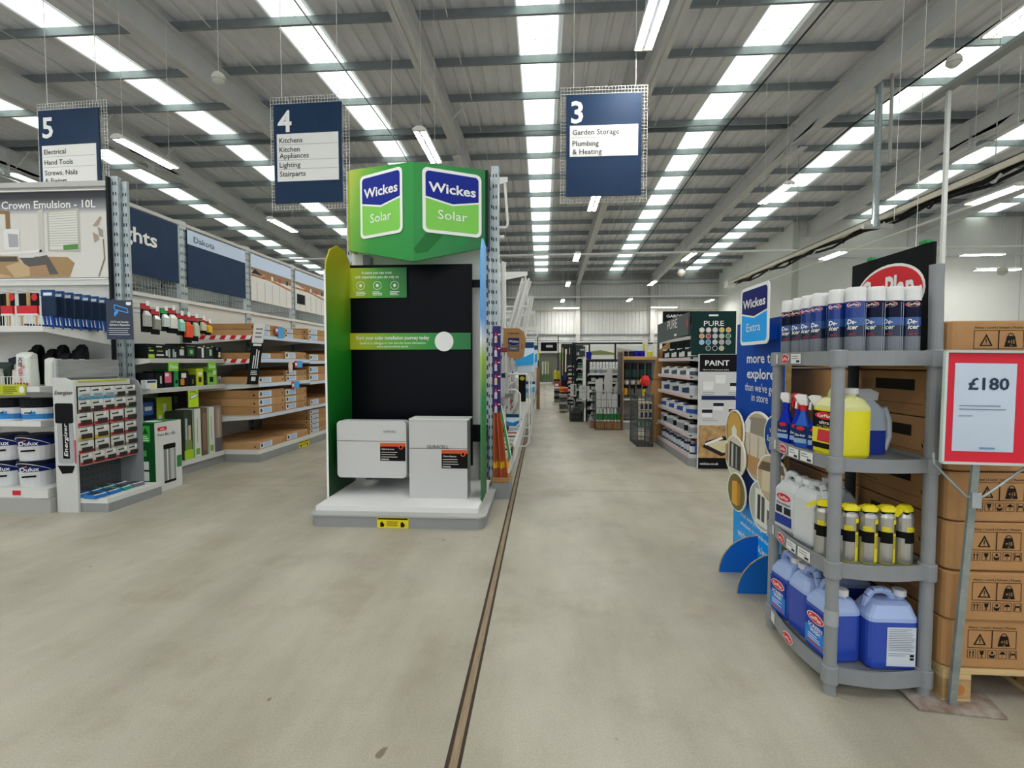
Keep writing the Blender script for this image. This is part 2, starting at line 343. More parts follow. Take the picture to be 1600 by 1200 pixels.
q=M().cyl((-16,29,5.15),(10.7,29,5.15),.035,WHP,8).cyl((10.7,29,5.15),(10.7,10,5.2),.035,WHP,8); solo('lighting_trunking',q,'thin white trunking along the far wall that turns towards the viewer beside the right wall','trunking',(0,29,5.15))
for i,(x,y,z) in enumerate(((3.2,20,5.66),(9.3,20,5.7),(-4.6,20,5.63),(1.2,29,5.16),(7.1,29,5.16),(14.5,20,5.71))):
    solo('hanger_wire',M().cyl((x,y,z),(x,y,rz_(y)-.2),.005,WHP,4),('thin hanger wire of the long white pipe, ' if y==20 else 'thin hanger wire of the far trunking, ')+ORD[i]+' of the set','wire',(x,y,z),'pipe hanger wires')
# heater pipe / tray at right
t=thing('cable_tray','long pale cable tray with black cables, hung high on the right','cable tray',(8.2,15,4.75))
part(t,'tray',M().box(8.12,8.17,8.5,22.2,4.72,4.85,C('cfc8ba')).box(8.12,8.5,8.5,22.2,4.83,4.85,C('cfc8ba')))
part(t,'cable',M().tube([(8.3,8.5+k*.7,4.72+.05*math.sin(k*2.1)) for k in range(20)],.05,BLACK,6).tube([(8.38,8.5+k*.7,4.66+.06*math.cos(k*1.7)) for k in range(20)],.035,DARK,5))
part(t,'end_box',M().box(8.1,8.45,22.1,22.5,4.6,4.9,WHP))
q=M()
for k in range(9):
    y=9.5+k*1.5; q.tube([(8.28,y,4.7),(8.25,y+.1,4.58),(8.3,y+.22,4.62)],.025,BLACK if k%2 else LGREY,5)
part(t,'fitting',q)
for y in (9.6,12.9,16.6,20.5): part(t,'hanger_rod',M().cyl((8.25,y,4.85),(8.25,y,rz_(y)-.2),.008,GALV,4))
t=thing('drop_pipe','galvanised vertical pipe dropping from the roof to the cable tray','pipe',(7.72,12,4.5))
part(t,'pipe',M().cyl((7.72,12,4.55),(7.72,12,7.7),.075,GALV,12)); part(t,'hanger_rod',M().cyl((7.72,12,7.7),(7.72,12,rz_(12)-.02),.01,GALV,4)); part(t,'elbow',M().cyl((7.72,12,4.42),(7.72,12,4.6),.1,GALV,10).cyl((7.45,12,4.45),(8.1,12,4.45),.06,LGREY,8))
solo('thin_pipe',M().cyl((8.0,12,5.9),(8.0,12,7.9),.035,LGREY,8),'thin grey pipe beside the galvanised drop pipe','pipe',(8,12,6))
t=thing('service_pole','slim white service pole rising behind the cartons to a grey channel','pole',(6.15,8,0))
part(t,'pole',M().box(6.13,6.18,7.97,8.02,0,5.4,C('cfd2cf'))); part(t,'channel',M().box(6.05,6.2,6.2,8.6,5.4,5.46,C('8d9191')))
part(t,'suspension_wire',M().cyl((6.1,6.6,5.46),(6.1,6.6,rz_(6.6)-.2),.008,WHP,4))
for i,(x,y,z0) in enumerate(((5.9,8.2,2.2),(5.7,8.4,3.6),(-8.6,6.9,5.2),(-2.8,9,5.6))):
    solo('hanging_cable',M().cyl((x,y,z0),(x+.05,y,rz_(y)-.2),.004,WHP,4),('thin white cable hanging beside the service pole, '+('longer' if i==0 else 'shorter')+' one') if i<2 else ('thin hanging cable by the aisle 5 sign' if i==2 else 'thin hanging cable above the green display'),'cable',(x,y,z0))
# aisle signs
def aisle(x0,x1,z0,z1,y,num,rows_,lab,rz=0):
    cx=(x0+x1)/2; w=(x1-x0); t=thing('aisle_sign',lab,'sign',(cx,y,z0),rz,'hanging aisle signs'); h=z1-z0
    pl=plane((0,0,0),(1,0,0),(0,0,1))
    def L(name,q): return part(t,name,q,local=True)
    L('wire_grid',M().grid(plane((0,.03,0),(1,0,0),(0,0,1)),-w/2-.07,w/2+.08,-.07,h+.12,.042,.042,.0028,WHP))
    L('board',M().prism(pl,rect(-w/2,w/2,0,h),.02,NAVY))
    n=sum(r.count('\n')+1 for r in rows_); y0={3:.5,4:.24,5:.08}[num]*h; y1={3:.375,4:.3,5:.0}[num]
    top=h*{3:.695,4:.7,5:.64}[num]; bot=h*{3:.39,4:.22,5:.04}[num]
    L('panel',M().prism(pl,rect(-w/2+.045,w/2-.045,bot,top),.006,WHP,off=.02))
    txt(t,pl,str(num),-w/2+.06,h-.22 if num!=5 else h-.23,.27,TEXTW,align='L',bold=.03,off=.024,local=True)
    lh={3:.118,4:.092,5:.118}[num]; yy=top-.085; q=M()
    for i,r in enumerate(rows_):
        for s in r.split('\n'):
            txt(t,pl,s,-w/2+.08,yy,.066,C('2a2c33'),align='L',bold=.008,off=.029,local=True); yy-=lh*.9
        yy-=.035
        if i<len(rows_)-1: q.flat(pl,rect(-w/2+.06,w/2-.06,yy+lh*.5+.012,yy+lh*.5+.016),C('8a8c90'),.028)
    L('rule',q)
    for s in (-.8,.85):
        L('suspension_wire',M().cyl((s*w/2,.03,h+.1),(s*w/2,.03,rz_(y)-z0-.2),.004,WHP,4))
aisle(.297,1.261,3.44,4.73,6.5,3,['Garden Storage','Plumbing\n& Heating'],'hanging navy aisle sign numbered 3 for garden storage, plumbing and heating',math.radians(0))
aisle(-3.58,-2.64,3.40,4.69,6.4,4,['Kitchens','Kitchen\nAppliances','Lighting','Stairparts'],'hanging navy aisle sign numbered 4 for kitchens, appliances, lighting and stairparts',math.radians(-2))
aisle(-6.92,-6.0,3.4,4.72,6.4,5,['Electrical','Hand Tools','Screws, Nails\n& Fixings'],'hanging navy aisle sign numbered 5 for electrical, hand tools, screws and nails',math.radians(-3))
# ================= LEFT FRONT GONDOLA =================
YG=C('b9c21f'); BRT=mat('brush_handle_wood','c79f6b',.6,var=.12,scale=20)
HOLE=C('22262a')
def upright(root,x,y,z1,wx=.06,wy=.07,face='y',z0=0):
    q=M().box(x-wx/2,x+wx/2,y-wy/2,y+wy/2,z0,z1,GALV)
    u=part(root,'upright',q); q=M(); n=int((z1-z0)/.1)
    for k in range(n):
        z=z0+.05+k*.1
        if face=='y': pl=FR(x,y-wy/2-.001,z); q.flat(pl,rect(-.018,-.008,-.016,.016),HOLE); q.flat(pl,rect(.008,.018,-.016,.016),HOLE)
        else: pl=RI(x+wx/2+.001,y,z); q.flat(pl,rect(-.018,-.008,-.016,.016),HOLE); q.flat(pl,rect(.008,.018,-.016,.016),HOLE)
    part(u,'slot',q,kind='stuff'); return u
def shelf(root,x0,x1,y0,y1,z,h=.035,front='y',m=WHITE,strip=None,brk=.12):
    # front lip towards -Y ('y') or +X ('x') ; tapering end brackets
    q=M().box(x0,x1,y0,y1,z-.02,z,m)
    if front=='y': q.box(x0,x1,y0-.012,y0,z-h,z+.002,m)
    elif front=='x': q.box(x1,x1+.012,y0,y1,z-h,z+.002,m)
    else: q.box(x0-.012,x0,y0,y1,z-h,z+.002,m)
    s=part(root,'shelf',q)
    if brk:
        for e in (0,1):
            if front=='y':
                x=x1-.004 if e else x0; part(s,'bracket',M().prism(plane((x,0,0),(0,1,0),(0,0,1)),[(y0,z-h),(y1,z-brk),(y1,z),(y0,z)],.004,m))
            else:
                y=y1-.004 if e else y0; a,b=(x1,x0) if front=='x' else (x0,x1)
                part(s,'bracket',M().prism(plane((0,y+.004,0),(1,0,0),(0,0,1)),[(a,z-h),(b,z-brk),(b,z),(a,z)],.004,m))
    if strip:
        q=M()
        if front=='y': pl=FR(0,y0-.0125,z-h); q.flat(pl,rect(x0,x1,.004,h-.004),strip)
        elif front=='x': pl=RI(x1+.0125,0,z-h); q.flat(pl,rect(y0,y1,.004,h-.004),strip)
        else: pl=LE(x0-.0125,0,z-h); q.flat(pl,rect(-y1,-y0,.004,h-.004),strip)
        part(s,'price_strip',q)
    return s
g=thing('shelving_bay','white shelving bay under the living-room paint poster at the left edge','shelving',(-4.95,4.3,0))
X0,X1=-5.62,-4.315
part(g,'back_panel',M().box(X0,X1,4.66,4.7,.15,3.05,mat('back_panel_white','cfcfcb',.5,var=.03)))
upright(g,-4.25,4.67,3.12,.075,.04); upright(g,-4.178,4.7,3.08,.05,.03); upright(g,-5.63,4.67,3.1)
part(g,'top_rail',M().box(X0,X1,4.62,4.66,3.02,3.07,LGREY).box(X0,X1,4.61,4.66,2.975,2.985,WHP)); part(g,'lower_rail',M().box(X0,X1,4.62,4.66,2.05,2.115,WHITE).box(X0,X1,4.61,4.66,2.1,2.115,WHP))
part(g,'post_cover',M().box(-4.313,-4.29,4.62,4.66,.1,3.11,DARK))
po=part(g,'poster',M().box(X0+.02,X1-.01,4.63,4.64,2.125,2.975,grad_mat('poster_head',[(0,'dcd9d3'),(.74,'d4d1cb'),(.8,'8e9095'),(.93,'24262e')],2,2.125,2.975)))
P=FR(X0+.02,4.629,2.125); W_=X1-.01-X0-.02; q=M()
# poster picture (flat print): u from the left edge of the visible photo part
def U(px): return (px/168)*1.15+.1
def V(py): return (428-py)/143*.85
def F(pts,h,o=.001): q.flat(P,[(U(a),V(b)) for a,b in pts],C(h),o)
F([(66,316),(74,312),(74,386),(66,386)],'c8c4bd'); F([(80,317),(130,313),(130,386),(80,384)],'b9b5ac'); F([(83,320),(127,317),(127,382),(83,381)],'dcdcd4',.0015)
for k in range(14): F([(83,322+4*k),(127,319.5+4.2*k),(127,320.5+4.2*k),(83,323+4*k)],'b4b4a8',.002)
F([(104,374),(127,372),(127,381),(104,382)],'4f8f45',.0025)
F([(0,313),(22,316),(22,345),(0,345)],'8a6b3d',.001); F([(0,320),(15,321),(15,345),(0,345)],'d9d8d2',.0015)
F([(11,346),(36,346),(36,380),(11,380)],'e4e3e0',.002); F([(18,353),(34,355),(34,376),(19,376)],'a8a8ae',.0025)
F([(0,385),(70,381),(70,385),(0,389)],'e8e7e2'); F([(0,390),(32,391),(36,405),(60,392),(110,394),(120,404),(112,427),(0,427)],'a5875c',.0012)
F([(0,392),(30,392),(32,400),(0,400)],'4b463f',.0016); F([(34,394),(56,394),(78,390),(95,422),(60,424),(48,412)],'5a5652',.0018); F([(12,408),(36,400),(50,410),(50,425),(26,427)],'c4a981',.002)
F([(50,409),(76,406),(82,426),(52,427)],'a98663',.0022); F([(0,420),(20,424),(20,427),(0,427)],'c99f83',.0022)
F([(150,343),(162,327),(165,329),(160,342),(156,344)],'a79682'); F([(150,353),(158,358),(160,365),(152,371)],'a79682'); F([(158,344),(166,350),(166,362),(160,360)],'9a9287',.002)
F([(165,365),(167,365),(168,398),(158,427),(156,427),(166,396)],'7d7468',.001)
part(g,'poster_print',q,kind='stuff')
txt(g,P,'Crown Emulsion - 10L',U(83),V(306),.075,TEXTW,w=1.0,bold=.022,off=.003)
def wirefence(root,x0,x1,y,z0,z1): return part(root,'wire_front',M().grid(FR(0,y,0),x0,x1,z0,z1,.028,z1-z0,.0025,WHP))
for z,y0 in ((1.585,3.97),(1.065,3.92),(.765,3.92)): shelf(g,X0,X1,y0,4.66,z,.045,'y',brk=.14)
wirefence(g,X0,X1-.03,3.975,1.59,1.68); wirefence(g,X0,X1-.12,3.93,1.07,1.15)
part(g,'base_tray',M().box(X0,-4.2,3.84,4.66,.1,.2,WHITE)); part(g,'plinth',M().box(X0,-4.14,3.80,4.66,0,.12,C('a8a8a4')))
part(g,'ticket',M().box(-4.52,-4.45,3.835,3.84,.14,.18,RED)); part(g,'slot_plate',M().box(-4.3,-4.15,3.79,3.8,.13,.19,WHITE))
t=thing('shelf_label','yellow-green information strip clipped on the paint roller shelf','label',(-4.6,3.9,1.0)); q=M().box(-4.72,-4.43,3.894,3.9,.995,1.085,YG)
q.lines(FR(0,3.893,0),-4.63,-4.5,1.065,4,.017,.006,C('4d5210')); q.flat(FR(0,3.893,0),ell(-4.46,1.04,.025,.03),WHP); q.flat(FR(0,3.893,0),ell(-4.685,1.045,.025,.02),C('5f6066')); part(t,'strip',q)
# brush packs
def brushpack(x,y,zt,w,lab,navy=False):
    t=thing('brush_pack',lab,'brush pack',(x,y,zt),0,'brush packs on the top shelf')
    if navy:
        part(t,'card',M().prism(FR(x,y,zt),rrect(-w/2,w/2,-.2,-.03,.008,2),.012,C('22344c'))); part(t,'hang_tab',M().box(x-w/2,x+w/2-.01,y-.014,y,zt-.03,zt+.03,C('2a4f86')))
        part(t,'price_tab',M().box(x-w*.3,x+w*.3,y-.016,y-.014,zt-.02,zt+.005,TEXTW))
        q=M()
        for k in range(3): q.cyl((x-w/2+.02+k*.035,y-.01,zt-.2),(x-w/2+.035+k*.035,y-.01,zt-.31),.011,C('1f4fa0'),6,.006)
        part(t,'handle',q,kind='stuff')
    else:
        n=1 if w<.12 else 2
        for k in range(n):
            cx=x+(k-.5*(n-1))*w*.75; q=M().loft([(zt-.36,cx-.018,cx+.018,y-.015,y,.005),(zt-.24,cx-.013,cx+.013,y-.013,y,.004),(zt-.2,cx-.03,cx+.03,y-.015,y,.005)],BRT); part(t,'handle',q)
        part(t,'handle',M().cyl((x,y,zt-.14),(x,y,zt-.01),.016,BRT,8)); part(t,'band',M().box(x-w/2,x+w/2,y-.022,y-.002,zt-.2,zt-.13,RED).box(x-w/2,x+w/2,y-.023,y-.002,zt-.212,zt-.2,TEXTW))
        part(t,'card',M().box(x-w/2,x+w/2,y-.002,y+.002,zt-.13,zt-.02,BLACK)); part(t,'badge',M().prism(FR(x+w*.3,y-.003,zt-.055),ell(0,0,.028,.032,12),.004,RED))
    part(t,'hook',M().cyl((x,y-.015,zt+.01),(x,(y+.068) if navy and y<4.6 else 4.66,zt+.012),.003,GALV,4)); return t
brushpack(-4.69,4.02,1.9,.11,'narrow red-banded brush pack, nearer the left edge'); brushpack(-4.5,4.02,1.9,.19,'wide red-banded brush pack with a round red badge')
for k in range(8): brushpack(-4.33+.0*k,4.04+.085*k,1.88,.13,f'navy carded blue-handled brush pack, {ORD[k]} of the receding row','n')
t=thing('brush_pack','black carded pack with blue print at the very left edge','brush pack',(-4.84,4.05,1.62)); part(t,'card',M().box(-4.92,-4.77,4.03,4.045,1.6,1.88,BLACK)); part(t,'print',M().box(-4.9,-4.82,4.025,4.03,1.72,1.82,C('1769c9')).box(-4.9,-4.83,4.025,4.03,1.62,1.7,TEXTW)); part(t,'hook',M().cyl((-4.84,4.0,1.9),(-4.84,4.66,1.93),.003,GALV,4).box(-4.842,-4.838,4.03,4.05,1.87,1.91,WHP))
q=M()
for k in range(4): solo('brush_pack',M().box(-4.53+.05*k,-4.40+.05*k,4.0+.12*k,4.1+.12*k,1.586,1.602,C('24407e')).box(-4.5+.05*k,-4.46+.05*k,3.97+.12*k,4.12+.12*k,1.602,1.61,BLACK),f'blue brush pack lying flat on the top shelf, {ORD[k]} from the front','brush pack',(-4.45,4.05,1.59),'flat brush packs')
# middle shelf: roller sleeves
def bag(x,y,z,w,h,d,m,lab,word=None,tilt=0):
    t=thing('roller_pack',lab,'roller pack',(x,y,z),0,'roller packs on the middle shelf')
    part(t,'bag',M().loft([(z,x-w/2,x+w/2,y-d/2,y+d/2,.015),(z+h*.15,x-w*.52,x+w*.52,y-d*.55,y+d*.5,.02),(z+h*.8,x-w*.48+tilt,x+w*.48+tilt,y-d*.5,y+d*.45,.02),(z+h*.93,x-w*.6+tilt,x+w*.62+tilt,y-d*.3,y+d*.2,.01),(z+h,x-w*.3+tilt,x+w*.35+tilt,y-d*.1,y+d*.05,.004)],m))
    if word:
        pl=plane((x,y-d*.56,z+h*.45),(0,0,-1),(1,0,0)); txt(t,pl,'ice',-h*.27,.005,w*.42,C('3a3d48'),w=.07,bold=.01); txt(t,pl,'Fusion',h*.1,.005,w*.42,RED,w=.15,bold=.01)
        part(t,'band',M().box(x-w*.5,x+w*.5,y-d*.57,y-d*.5,z+.0,z+.03,C('9c2c30')))
    return t
Z2=1.066
bag(-4.55,4.03,Z2,.13,.3,.1,mat('foil_bag','d8dbd4',.3,var=.05),'white roller sleeve bag printed iceFusion in red','w')
bag(-4.40,4.1,Z2,.075,.25,.08,mat('foil_bag','d8dbd4',.3),'slim white roller bag right of the printed one'); bag(-4.66,4.06,Z2,.085,.15,.08,C('d9cfc8'),'small white and red roller pack left of the printed bag')
bag(-4.71,4.2,Z2,.045,.26,.05,C('b9bcb6'),'slim grey leaning roller pack',tilt=.03); bag(-4.76,4.12,Z2,.05,.2,.06,C('9fa5ab'),'slim grey-blue roller pack beside the bright bundle',tilt=.02)
for k in range(3): bag(-4.86-.0*k,4.0+.12*k,Z2,.16,.16+.05*k,.09,C(('d6d6cf','3c4a44','27303c')[k]),('white folded dust sheet bundle at the left edge','dark green foil pack behind the white bundle','dark blue foil pack at the back left')[k])
for k in range(5): bag(-4.33+.0*k,4.1+.11*k,Z2,.07,.24,.05,C('8f9296' if k%2 else 'c4c6c8'),f'grey roller sleeve pack behind the grey card, {ORD[k]} going back')
for k in range(9): bag(-5.0+.075*k,4.4+.03*(k%2),Z2,.07,.3+.04*(k%3),.1,C('141619' if k%3 else '26292d'),f'black roller pack standing in for shade in the back row, {ORD[k]} from the left')  # extra black packs put in for the darkness between the shelves
# tubs
def tub(x,y,z,r,h,lab,kind,grp):
    t=thing('paint_tub',lab,'paint tub',(x,y,z),0,grp)
    if kind=='white':
        part(t,'body',M().lathe(x,y,[(r*.9,z),(r,z+h*.84)],C('dfe2e6',.35),20)); part(t,'band',M().lathe(x,y,[(r*.915,z+.012),(r*.94,z+h*.26),(r*.97,z+h*.3)],C('2f86cf'),20).lathe(x,y,[(r*1.0,z+h*.6),(r*1.01,z+h*.82)],C('15181d'),20)); part(t,'lid',M().lathe(x,y,[(r*1.03,z+h*.82),(r*1.05,z+h*.96),(r*.98,z+h)],C('15181d'),20))
        a_=math.radians(30); ca,sa=math.cos(a_),math.sin(a_); TP=plane((x+r*.99*sa,y-r*.99*ca,z),(ca,sa,0),(0,0,1)); part(t,'label_print',M().prism(TP,rect(-r*.5,-r*.1,h*.34,h*.4),.004,C('2a3340')).prism(TP,[(-r*.3,h*.3),(r*.1,h*.3),(r*.05,h*.45),(-.01,h*.38),(-r*.1,h*.5),(-r*.2,h*.4)],.003,C('2f86cf')))
    else:
        part(t,'body',M().lathe(x,y,[(r*.86,z),(r*.93,z+h*.6)],C('d4d6d8',.35),20)); part(t,'band',M().lathe(x,y,[(r*.935,z+h*.58),(r*.97,z+h*.84)],C('16236b'),20)); part(t,'lid',M().lathe(x,y,[(r*1.0,z+h*.83),(r*1.02,z+h*.97),(r*.95,z+h)],C('14182b'),20))
        a_=math.radians(30); ca,sa=math.cos(a_),math.sin(a_); TP=lambda zz,rr: plane((x+rr*sa,y-rr*ca,zz),(ca,sa,0),(0,0,1)); txt(t,TP(z+h*.7,r+.004),'Dulux',-.01,0,.034,TEXTW,w=r*.95,bold=.02); part(t,'label_print',M().prism(TP(z+h*.4,r*.93),rect(-r*.5,r*.2,-.005,.01),.004,BLACK)); part(t,'rainbow_mark',M().prism(TP(z+h*.8,r+.001),[(-r*.5,-.012),(-r*.2,0),(-r*.2,.008),(-r*.45,.002)],.003,C('c9772a')))
        part(t,'handle',M().tube([(x+r*.97*math.cos(a),y-abs(r*1.02*math.sin(a))-.004,z+h*.62-.07*math.sin(-a)*-1) for a in [PI+PI*k/8 for k in range(9)]],.003,WHP,4))
    return t
for i,x in enumerate((-4.74,-4.475)): tub(x,4.05,.766,.125,.19,('white tub with blue wave on the third shelf, at the left edge','white tub with blue wave on the third shelf, near the battery stand')[i],'white','blue wave tubs')
for i,x in enumerate((-4.72,-4.45)):
    for j,z in enumerate((.201,.425)): tub(x,3.99,z,.132,.222,f"navy-lidded paint tub, {('bottom','upper')[j]} one of the {('edge','inner')[i]} stack",'dulux','navy-lidded paint tubs')
# ================= BATTERY STAND =================
s=thing('battery_stand','white and grey battery display stand with hanging battery packs','display stand',(-3.9,4.1,0))
pts=[(0,0),(.19,0),(.19,1.06),(.16,1.12),(.1,1.145),(0,1.145)]
part(s,'side_panel',M().prism(FR(-4.12,3.86,0),pts,.02,mat('display_board_white','c9c9c7',.5,var=.04)))
P=FR(-4.12,3.838,0); q=M().prism(P,rrect(.015,.175,.76,.93,.015),.002,BLACK).prism(P,rrect(.03,.17,.42,.76,.02),.0015,C('a5a7ab',.3)).prism(P,rect(.075,.135,.46,.79),.0025,BLACK).prism(P,[(.02,.40),(.175,.40),(.15,.34),(.06,.33)],.002,BLACK).prism(P,rect(.178,.19,.42,.62),.001,RED)
part(s,'panel_print',q); txt(s,P,'Energizer',.1,1.02,.034,INK,w=.165,bold=.012,shear=.25); txt(s,plane((-4.12+.105,3.8355,.62),(0,0,1),(-1,0,0)),'Energizer',0,0,.034,TEXTW,w=.28,bold=.012,shear=.2,off=.003)
part(s,'back_panel',M().box(-4.12,-4.1,3.86,4.45,.1,1.14,C('55585a'))); q=M()
for i in range(11):
    for j in range(18): q.flat(RI(-4.0995,3.9+i*.05,.15+j*.055),rect(-.004,.004,-.004,.004),BLACK)
part(s,'peg_hole',q,kind='stuff'); part(s,'end_panel',M().prism(FR(-4.1,4.47,0),[(0,.1),(.23,.1),(.23,1.02),(.19,1.1),(.12,1.13),(0,1.13)],.02,C('8a8c90')))
part(s,'base',M().box(-4.12,-3.68,3.862,4.44,0,.075,PLINTH)); part(s,'base_tray',M().box(-4.1,-3.69,3.864,4.44,.075,.115,WHITE))
part(s,'header_strip',M().box(-4.1,-3.95,3.86,4.42,1.07,1.12,C('d6d3c6')).box(-3.95,-3.945,3.9,4.38,1.105,1.118,YG)); part(s,'header_card',M().box(-4.15,-4.13,3.9,4.5,1.13,1.3,mat('brushed_grey','8d8f90',.4,var=.2,scale=3,stretch=(1,1,12))))
protos={}
def batt(y,z,w,h,colk,lab,n):
    key=(colk,w,h)
    if key not in protos:
        t=thing('battery_pack',lab,'battery pack',(-3.93,y,z),0,'hanging battery packs'); c=C(colk); X=-3.93
        part(t,'card',M().prism(RI(X,y,z),rrect(-w/2,w/2,-h/2,h/2,.006,2),.003,C('d8d8d4',.35)))
        part(t,'band',M().prism(RI(X+.003,y,z),rect(-w/2,w/2,-h/2+.004,-h*.2),.0015,c))
        q=M(); k=max(2,int(w/.02))
        for i in range(k): q.cyl((X+.012,y-w*.3+i*.6*w/(k-1),z-h*.35),(X+.012,y-w*.3+i*.6*w/(k-1),z+.0),.006,C('3a3230' if colk!='2a9fd0' else '8fa3ae',.3),6)
        part(t,'cell',q,kind='stuff'); part(t,'print',M().prism(RI(X+.003,y,z),[(-w*.38,h*.18),(w*.3,h*.22),(w*.3,h*.32),(-w*.38,h*.28)],.001,INK))
        part(t,'hook',M().cyl((X-.12,y,z+h*.4),(X+.03,y,z+h*.4),.0025,GALV,4).prism(RI(X+.03,y,z+h*.4),rect(-.012,.012,-.02,.012),.002,WHP)); protos[key]=t
    else:
        t=copytree(protos[key],(-3.93,y,z),label=lab)
rowz=[(1.005,('2a9fd0','2a9fd0','2a9fd0','77736a','77736a'),.115,.112),(.895,('5b3a36','5b3a36','c22a33','c22a33','2c8f3c'),.115,.112),(.78,('c22a33','c22a33','c22a33','c22a33'),.14,.115),(.66,('d9b20f','d9b20f','b53a35','b53a35'),.14,.112),
      (.545,('c22a33','b9a99a','b9a99a','9b8f86'),.14,.108),(.44,('c22a33','c22a33','c22a33','c22a33','c22a33'),.115,.105)]
cn={'2a9fd0':'blue-banded','77736a':'grey-banded','5b3a36':'brown-banded','c22a33':'red-banded','2c8f3c':'green-banded','d9b20f':'yellow-banded','b53a35':'dull-red-banded','b9a99a':'beige-banded','9b8f86':'grey-brown-banded'}
for ri,(z,cs,w,h) in enumerate(rowz):
    for ci,c in enumerate(cs): batt(3.93+ci*(.5/(len(cs)-1+.2)),z,w,h,c,f'{cn[c]} battery pack, {ORD[ri]} row down, {ORD[ci]} from the white panel',0)
for k in range(8):
    y=3.9+.13*(k%4); x=-3.83-.16*(k//4); c=('1f6fb8','1f6fb8','1f8f8c','6b6f78')[k%4]
    t=thing('battery_pack',f"{('blue','bright blue','teal','grey')[k%4]} boxed pack lying in the stand tray, {('front','back')[k//4]} row",'battery pack',(x,y,.117),.12*(k%3-1),'boxed packs in the tray')
    part(t,'box',M().box(-.06,.06,-.055,.055,0,.03,C(c)),local=True); part(t,'window',M().box(-.045,.03,-.04,.04,.03,.034,C('3b4150',.15)),local=True); part(t,'print',M().box(.035,.055,-.05,.05,.03,.032,TEXTW),local=True)
# ================= CARTONS ON THE FLOOR =================
t=thing('waste_bin_carton','green and white waste bin carton standing on the floor by the battery stand','carton',(-3.9,4.62,0)); GR=C('0d4a22')
part(t,'box',M().box(-4.02,-3.752,4.46,4.8,0,.685,GR)); part(t,'front_face',M().box(-3.752,-3.748,4.46,4.8,0,.685,C('cfcfcf')))
part(t,'top_print',M().box(-4.0,-3.76,4.47,4.79,.685,.688,C('1d6b35')).prism(UP(-3.88,4.6,.688),ell(0,0,.08,.05),.001,TEXTW))
P=FR(-4.02,4.46,0); q=M().prism(P,rect(.13,.22,.5,.66),.001,C('2f9c33')).prism(P,[(.145,.58),(.205,.58),(.175,.64)],.0015,GR).lines(P,.14,.21,.56,3,.02,.008,C('cfe7c8'))
for a,b,c,d in ((.02,.1,.12,.21),(.02,.1,.23,.31),(.12,.2,.12,.21),(.12,.2,.23,.31)): q.prism(P,rect(a,b,c,d),.001,C('c9cdca'))
q.prism(P,rect(.02,.08,.36,.42),.001,C('4f8f4a')).prism(P,rect(.12,.18,.36,.42),.001,C('4f8f4a')); part(t,'side_print',q,kind='stuff')
P=RI(-3.748,4.46,0); part(t,'brand_badge',M().prism(P,rrect(.03,.15,.60,.64,.018),.001,RED)); txt(t,P,'addis',.09,.62,.018,TEXTW,bold=.02); txt(t,P,'Deco Bin - 42L',.145,.565,.026,C('2b2b2e'),w=.23,bold=.01)
q=M().prism(P,rrect(.1,.255,.08,.44,.02),.001,C('7d7f80',.3)).prism(P,rect(.14,.155,.09,.42),.0015,C('d4d5d6',.3)).prism(P,rect(.185,.235,.09,.42),.0015,C('b2b3b4',.3)).prism(P,rrect(.098,.257,.41,.46,.015),.002,BLACK).prism(P,rrect(.1,.255,.07,.095,.01),.002,BLACK).prism(P,rrect(.27,.335,.2,.32,.01),.0015,C('1d7a37')); part(t,'bin_picture',q)
# ================= LEFT RUN =================
XB=-4.58; BW=1.36; Y0R=4.6
RB=[4.75]+[Y0R+BW*k for k in range(1,6)]
def hdr(root,y0,y1,kind):
    part(root,'header_rail',M().box(XB-.02,XB+.03,y0,y1,3.0,3.04,LGREY)); part(root,'header_rail',M().box(XB-.02,XB+.03,y0,y1,2.03,2.07,WHITE))
    part(root,'wire_grid',M().grid(RI(XB,0,0),y0+.05,y1-.05,2.08,2.98,.045,.045,.002,GALV))
def bay(k,lab,depth,nsh,end):
    y0,y1=RB[k],RB[k+1]; r=thing('shelving_bay',lab,'shelving',(XB+.3,(y0+y1)/2,0),0,'shelving bays along the left aisle')
    part(r,'back_panel',M().box(XB-.02,XB,y0+.03,y1-.03,.15,2.03,mat('back_panel_white','cfcfcb',.5)))
    upright(r,XB,y1-.03,3.06,.05,.06,'x')
    if k: upright(r,XB,y0+.03,3.06,.05,.06,'x')
    hdr(r,y0,y1,0)
    return r
b0=bay(0,'lighting bay with shallow shelves and a navy Lights header',.5,0,0)
part(b0,'header_panel',M().box(XB+.03,XB+.045,4.8,5.85,2.26,2.98,NAVY)); txt(b0,RI(XB+.046,0,0),'Lights',5.185,2.7,.16,TEXTW,w=.66,bold=.03)
for z in (1.315,1.0): shelf(b0,XB,-4.04,4.76,5.93,z,.045,'x',strip=LGREY)
part(b0,'base_tray',M().box(XB,-4.06,4.76,5.93,.1,.155,WHITE)); part(b0,'plinth',M().box(XB,-4.08,4.76,5.95,0,.1,PLINTH))
kb=[]
names=['kitchen bay with a navy Dakota header','kitchen bay with a kitchen poster, white units and corner worktop','kitchen bay with a kitchen poster showing a black oven','last kitchen bay seen beside the green display']
BLU=C('c6d6ee')
